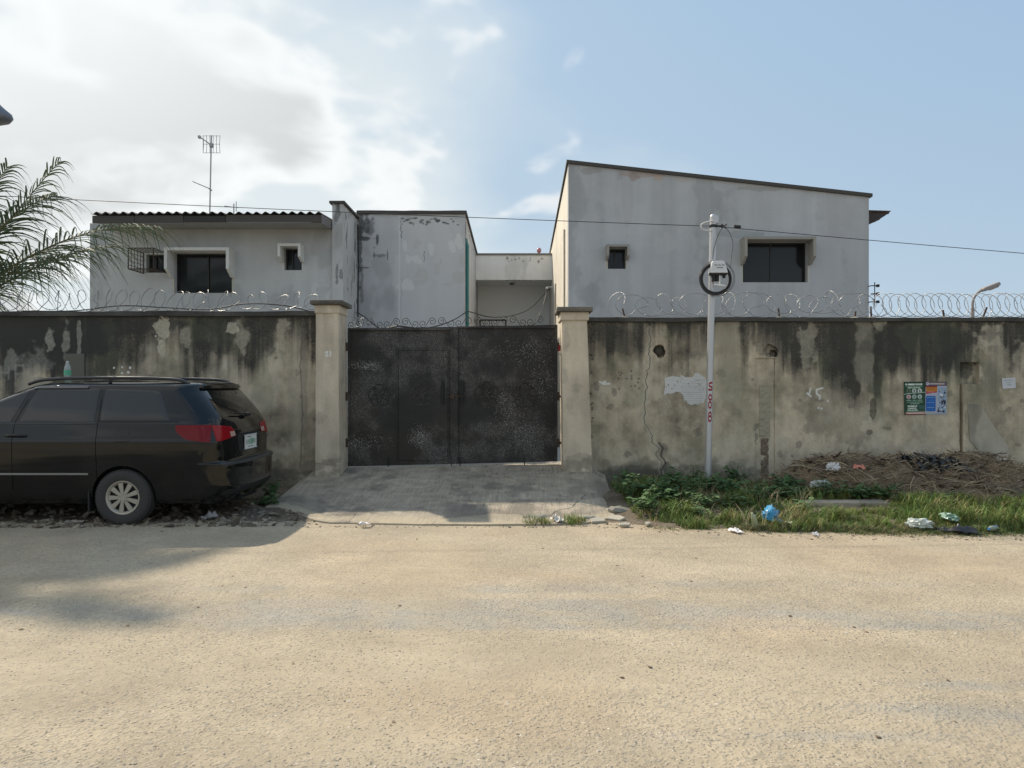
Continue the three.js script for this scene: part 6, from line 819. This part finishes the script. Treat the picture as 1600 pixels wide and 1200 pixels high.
litter('plastic_wrapper', 'pale scrap in the soil under the minivan', 'wrapper', -5.35, -8.72, 0.3, 0.16, 0.07, M(0.4, 0.34, 0.26, { side: THREE.DoubleSide }), 25, 0.0);
bag('white bag on the heap, left slope', 4.62, -10.25, 0.2, 0.16, 0.16, film(0.66, 0.64, 0.62, 0.1), 27, vergeH(4.62, -10.25) + 0.33);
bag('white crumpled bag lower on the heap left slope', 4.28, -9.9, 0.24, 0.16, 0.16, film(0.60, 0.60, 0.58, 0.15), 29, vergeH(4.28, -9.9) + 0.14);
litter('plastic_wrapper', 'red and white wrapper on the heap', 'wrapper', 4.93, -10.1, 0.2, 0.12, 0.16, M(0.55, 0.2, 0.14, { side: THREE.DoubleSide, roughness: 0.5 }), 31, vergeH(4.93, -10.1) + 0.36);
litter('plastic_wrapper', 'pale rag on the upper right of the heap', 'wrapper', 7.15, -10.4, 0.2, 0.12, 0.14, M(0.36, 0.32, 0.25, { side: THREE.DoubleSide }), 33, vergeH(7.15, -10.4) + 0.46);
{ // thrown bottles
  const pr = [[0, 0], [0.028, 0], [0.033, 0.01], [0.033, 0.12], [0.028, 0.15], [0.013, 0.185], [0.012, 0.2], [0.0, 0.2]].map(([a, b]) => new THREE.Vector2(a, b));
  const crushed = (seed) => { const g = new THREE.LatheGeometry(pr, 20, 0), p = g.attributes.position; for (let i = 0; i < p.count; i++) { const k = 0.72 + 0.5 * fbm(p.getX(i) * 30 + seed, p.getY(i) * 16 + p.getZ(i) * 22, 3); p.setX(i, p.getX(i) * k); p.setZ(i, p.getZ(i) * (1.35 - 0.4 * k)); } g.computeVertexNormals(); return g; };
  const t = thing('plastic_bottle', 'crushed clear bottle with blue label lying at the right road edge', 'bottle', [5.55, 0.05, -8.14]); mesh('bottle_body', crushed(3), film(0.42, 0.48, 0.38, 0.5), t); mesh('label_band', (() => { const g = new THREE.CylinderGeometry(0.0335, 0.0335, 0.06, 20, 1, true); g.scale(0.95, 1, 0.85); g.translate(0, 0.06, 0); return g; })(), M(0.05, 0.20, 0.48, { side: THREE.DoubleSide, roughness: 0.5 }), t); mesh('cap', (() => { const g = new THREE.CylinderGeometry(0.014, 0.014, 0.016, 12); g.translate(0, 0.205, 0); return g; })(), M(0.06, 0.2, 0.5), t); t.rotation.set(0.25, 0.6, 1.35);
  const s = thing('plastic_bottle', 'pale green bottle leaning in grass left of blue bag', 'bottle', [2.85, 0.04, -8.3]); mesh('bottle_body', crushed(8), film(0.46, 0.52, 0.36, 0.35), s); s.rotation.set(0.3, 0.4, 0.4);
}
// broken slabs of paper-pale render at the ramp's right corner
for (const [x, z, w, d, a, l] of [[1.05, -8.72, 0.22, 0.13, 0.4, 'pale broken slab at the ramp corner'], [1.30, -8.85, 0.24, 0.14, -0.5, 'pale broken slab leaning by the weeds'], [1.34, -8.45, 0.16, 0.08, 0.2, 'small pale slab on the road edge'], [1.62, -8.5, 0.12, 0.07, 0.9, 'tiny pale chip in front of the weeds']]) { const t = tag(mesh('broken_slab', (() => { const g = prism([[-w / 2, -d * 0.4], [w * 0.3, -d / 2], [w / 2, d * 0.1], [w * 0.1, d / 2], [-w * 0.4, d * 0.3]], 0, 0.03, 0.006); g.rotateX(-Math.PI / 2 + 0.25); return g; })(), M(0.42, 0.385, 0.31, { roughness: 0.95, bumpMap: wallRMat.bumpMap, bumpScale: 0.01 })), l, 'rubble', 'broken slabs at the ramp corner'); t.position.set(x, 0.015, z); t.rotation.y = a; }

// rubble and leaf mould under the car and along the left edge
const chip = (() => { const g = new THREE.IcosahedronGeometry(1, 1), p = g.attributes.position; for (let i = 0; i < p.count; i++) { const k = 0.65 + 0.7 * hash2(Math.round(p.getX(i) * 7) + 20, Math.round(p.getY(i) * 7 + p.getZ(i) * 13) + 60); p.setXYZ(i, p.getX(i) * k * 1.2, p.getY(i) * k * 0.55, p.getZ(i) * k * 0.9); } g.computeVertexNormals(); return g; })(); chipRef = chip;
scatter('rubble', 'broken rubble and leaf mould under the minivan', chip, M(1, 1, 1, { roughness: 0.95 }), 1500, 41, (q) => { const x = -8.2 + q() * 5.6, z = -8.4 - Math.pow(q(), 1.6) * 2.4, d = -z - edgeL(x); return d > -0.12 && !(x > -3.3 && d > 0.9) ? [x, z] : null; }, (q) => { const r = 0.010 + 0.05 * Math.pow(q(), 3); return [r * (0.8 + 0.8 * q()), r * (0.5 + 0.5 * q()), r]; }, (q) => { const d = 0.5 + 0.9 * q(); return q() < 0.6 ? lin(0.13 * d, 0.105 * d, 0.075 * d) : lin(0.24 * d, 0.21 * d, 0.16 * d); }, (x, z) => Math.max(vergeLH(x, z), -z < 9.3 ? roadH(x, z) : -1));
scatter('rubble', 'small stones and crumbs along the ramp foot and right road edge', chip, M(1, 1, 1, { roughness: 0.95 }), 900, 43, (q) => { const x = -2.6 + q() * 11, z = x < 1.4 ? -8.62 + (q() - 0.35) * 0.35 + 0.0 : -edgeR(x) + (q() - 0.5) * 0.5; return [x, z]; }, (q) => { const r = 0.004 + 0.016 * Math.pow(q(), 3); return [r, r * 0.8, r]; }, (q) => { const d = 0.6 + 0.8 * q(); return lin(0.30 * d, 0.25 * d, 0.18 * d); }, (x, z) => roadH(x, z) + 0.001);
// loose stones bedded in the road
const pebble = (() => { const g = new THREE.IcosahedronGeometry(1, 0); g.scale(1.1, 0.62, 0.9); return g; })();
scatter('road_gravel', 'loose stones bedded in the sandy road', pebble, M(1, 1, 1, { roughness: 0.9 }), 90000, 51, (q) => { const z = -2.6 - 6.2 * Math.pow(q(), 1.15), x = (q() * 2 - 1) * (-z * 0.80 + 0.6); const k = ss(0.33, 0.62, fbm(x * 0.8 + 9, z * 1.5 + 3, 4)) * mix(1, 0.3, ss(-6.5, -8.2, z)); return q() < k + 0.08 ? [x, z] : null; }, (q) => { const r = 0.0026 + 0.0060 * Math.pow(q(), 2.6); return [r * (0.8 + 0.7 * q()), r * (0.5 + 0.4 * q()), r]; }, (q) => { const d = 0.6 + 0.7 * q(), c = q(); return c < 0.66 ? lin(0.37 * d, 0.31 * d, 0.22 * d) : c < 0.9 ? lin(0.20 * d, 0.18 * d, 0.15 * d) : lin(0.46 * d, 0.42 * d, 0.35 * d); }, (x, z) => roadH(x, z) - 0.0012);
const dryLeaf = leafShape.clone(); scatter('dry_leaves', 'dry leaf scraps scattered on the road', dryLeaf, M(1, 1, 1, { roughness: 0.85, side: THREE.DoubleSide }), 60, 57, (q) => { const z = -3 - 5.4 * q(); return [(q() * 2 - 1) * -z * 0.75, z]; }, (q) => 0.012 + 0.03 * q(), (q) => { const d = 0.5 + q(); return lin(0.15 * d, 0.10 * d, 0.06 * d); }, (x, z) => roadH(x, z) + 0.006);
renderer.render(scene, camera);
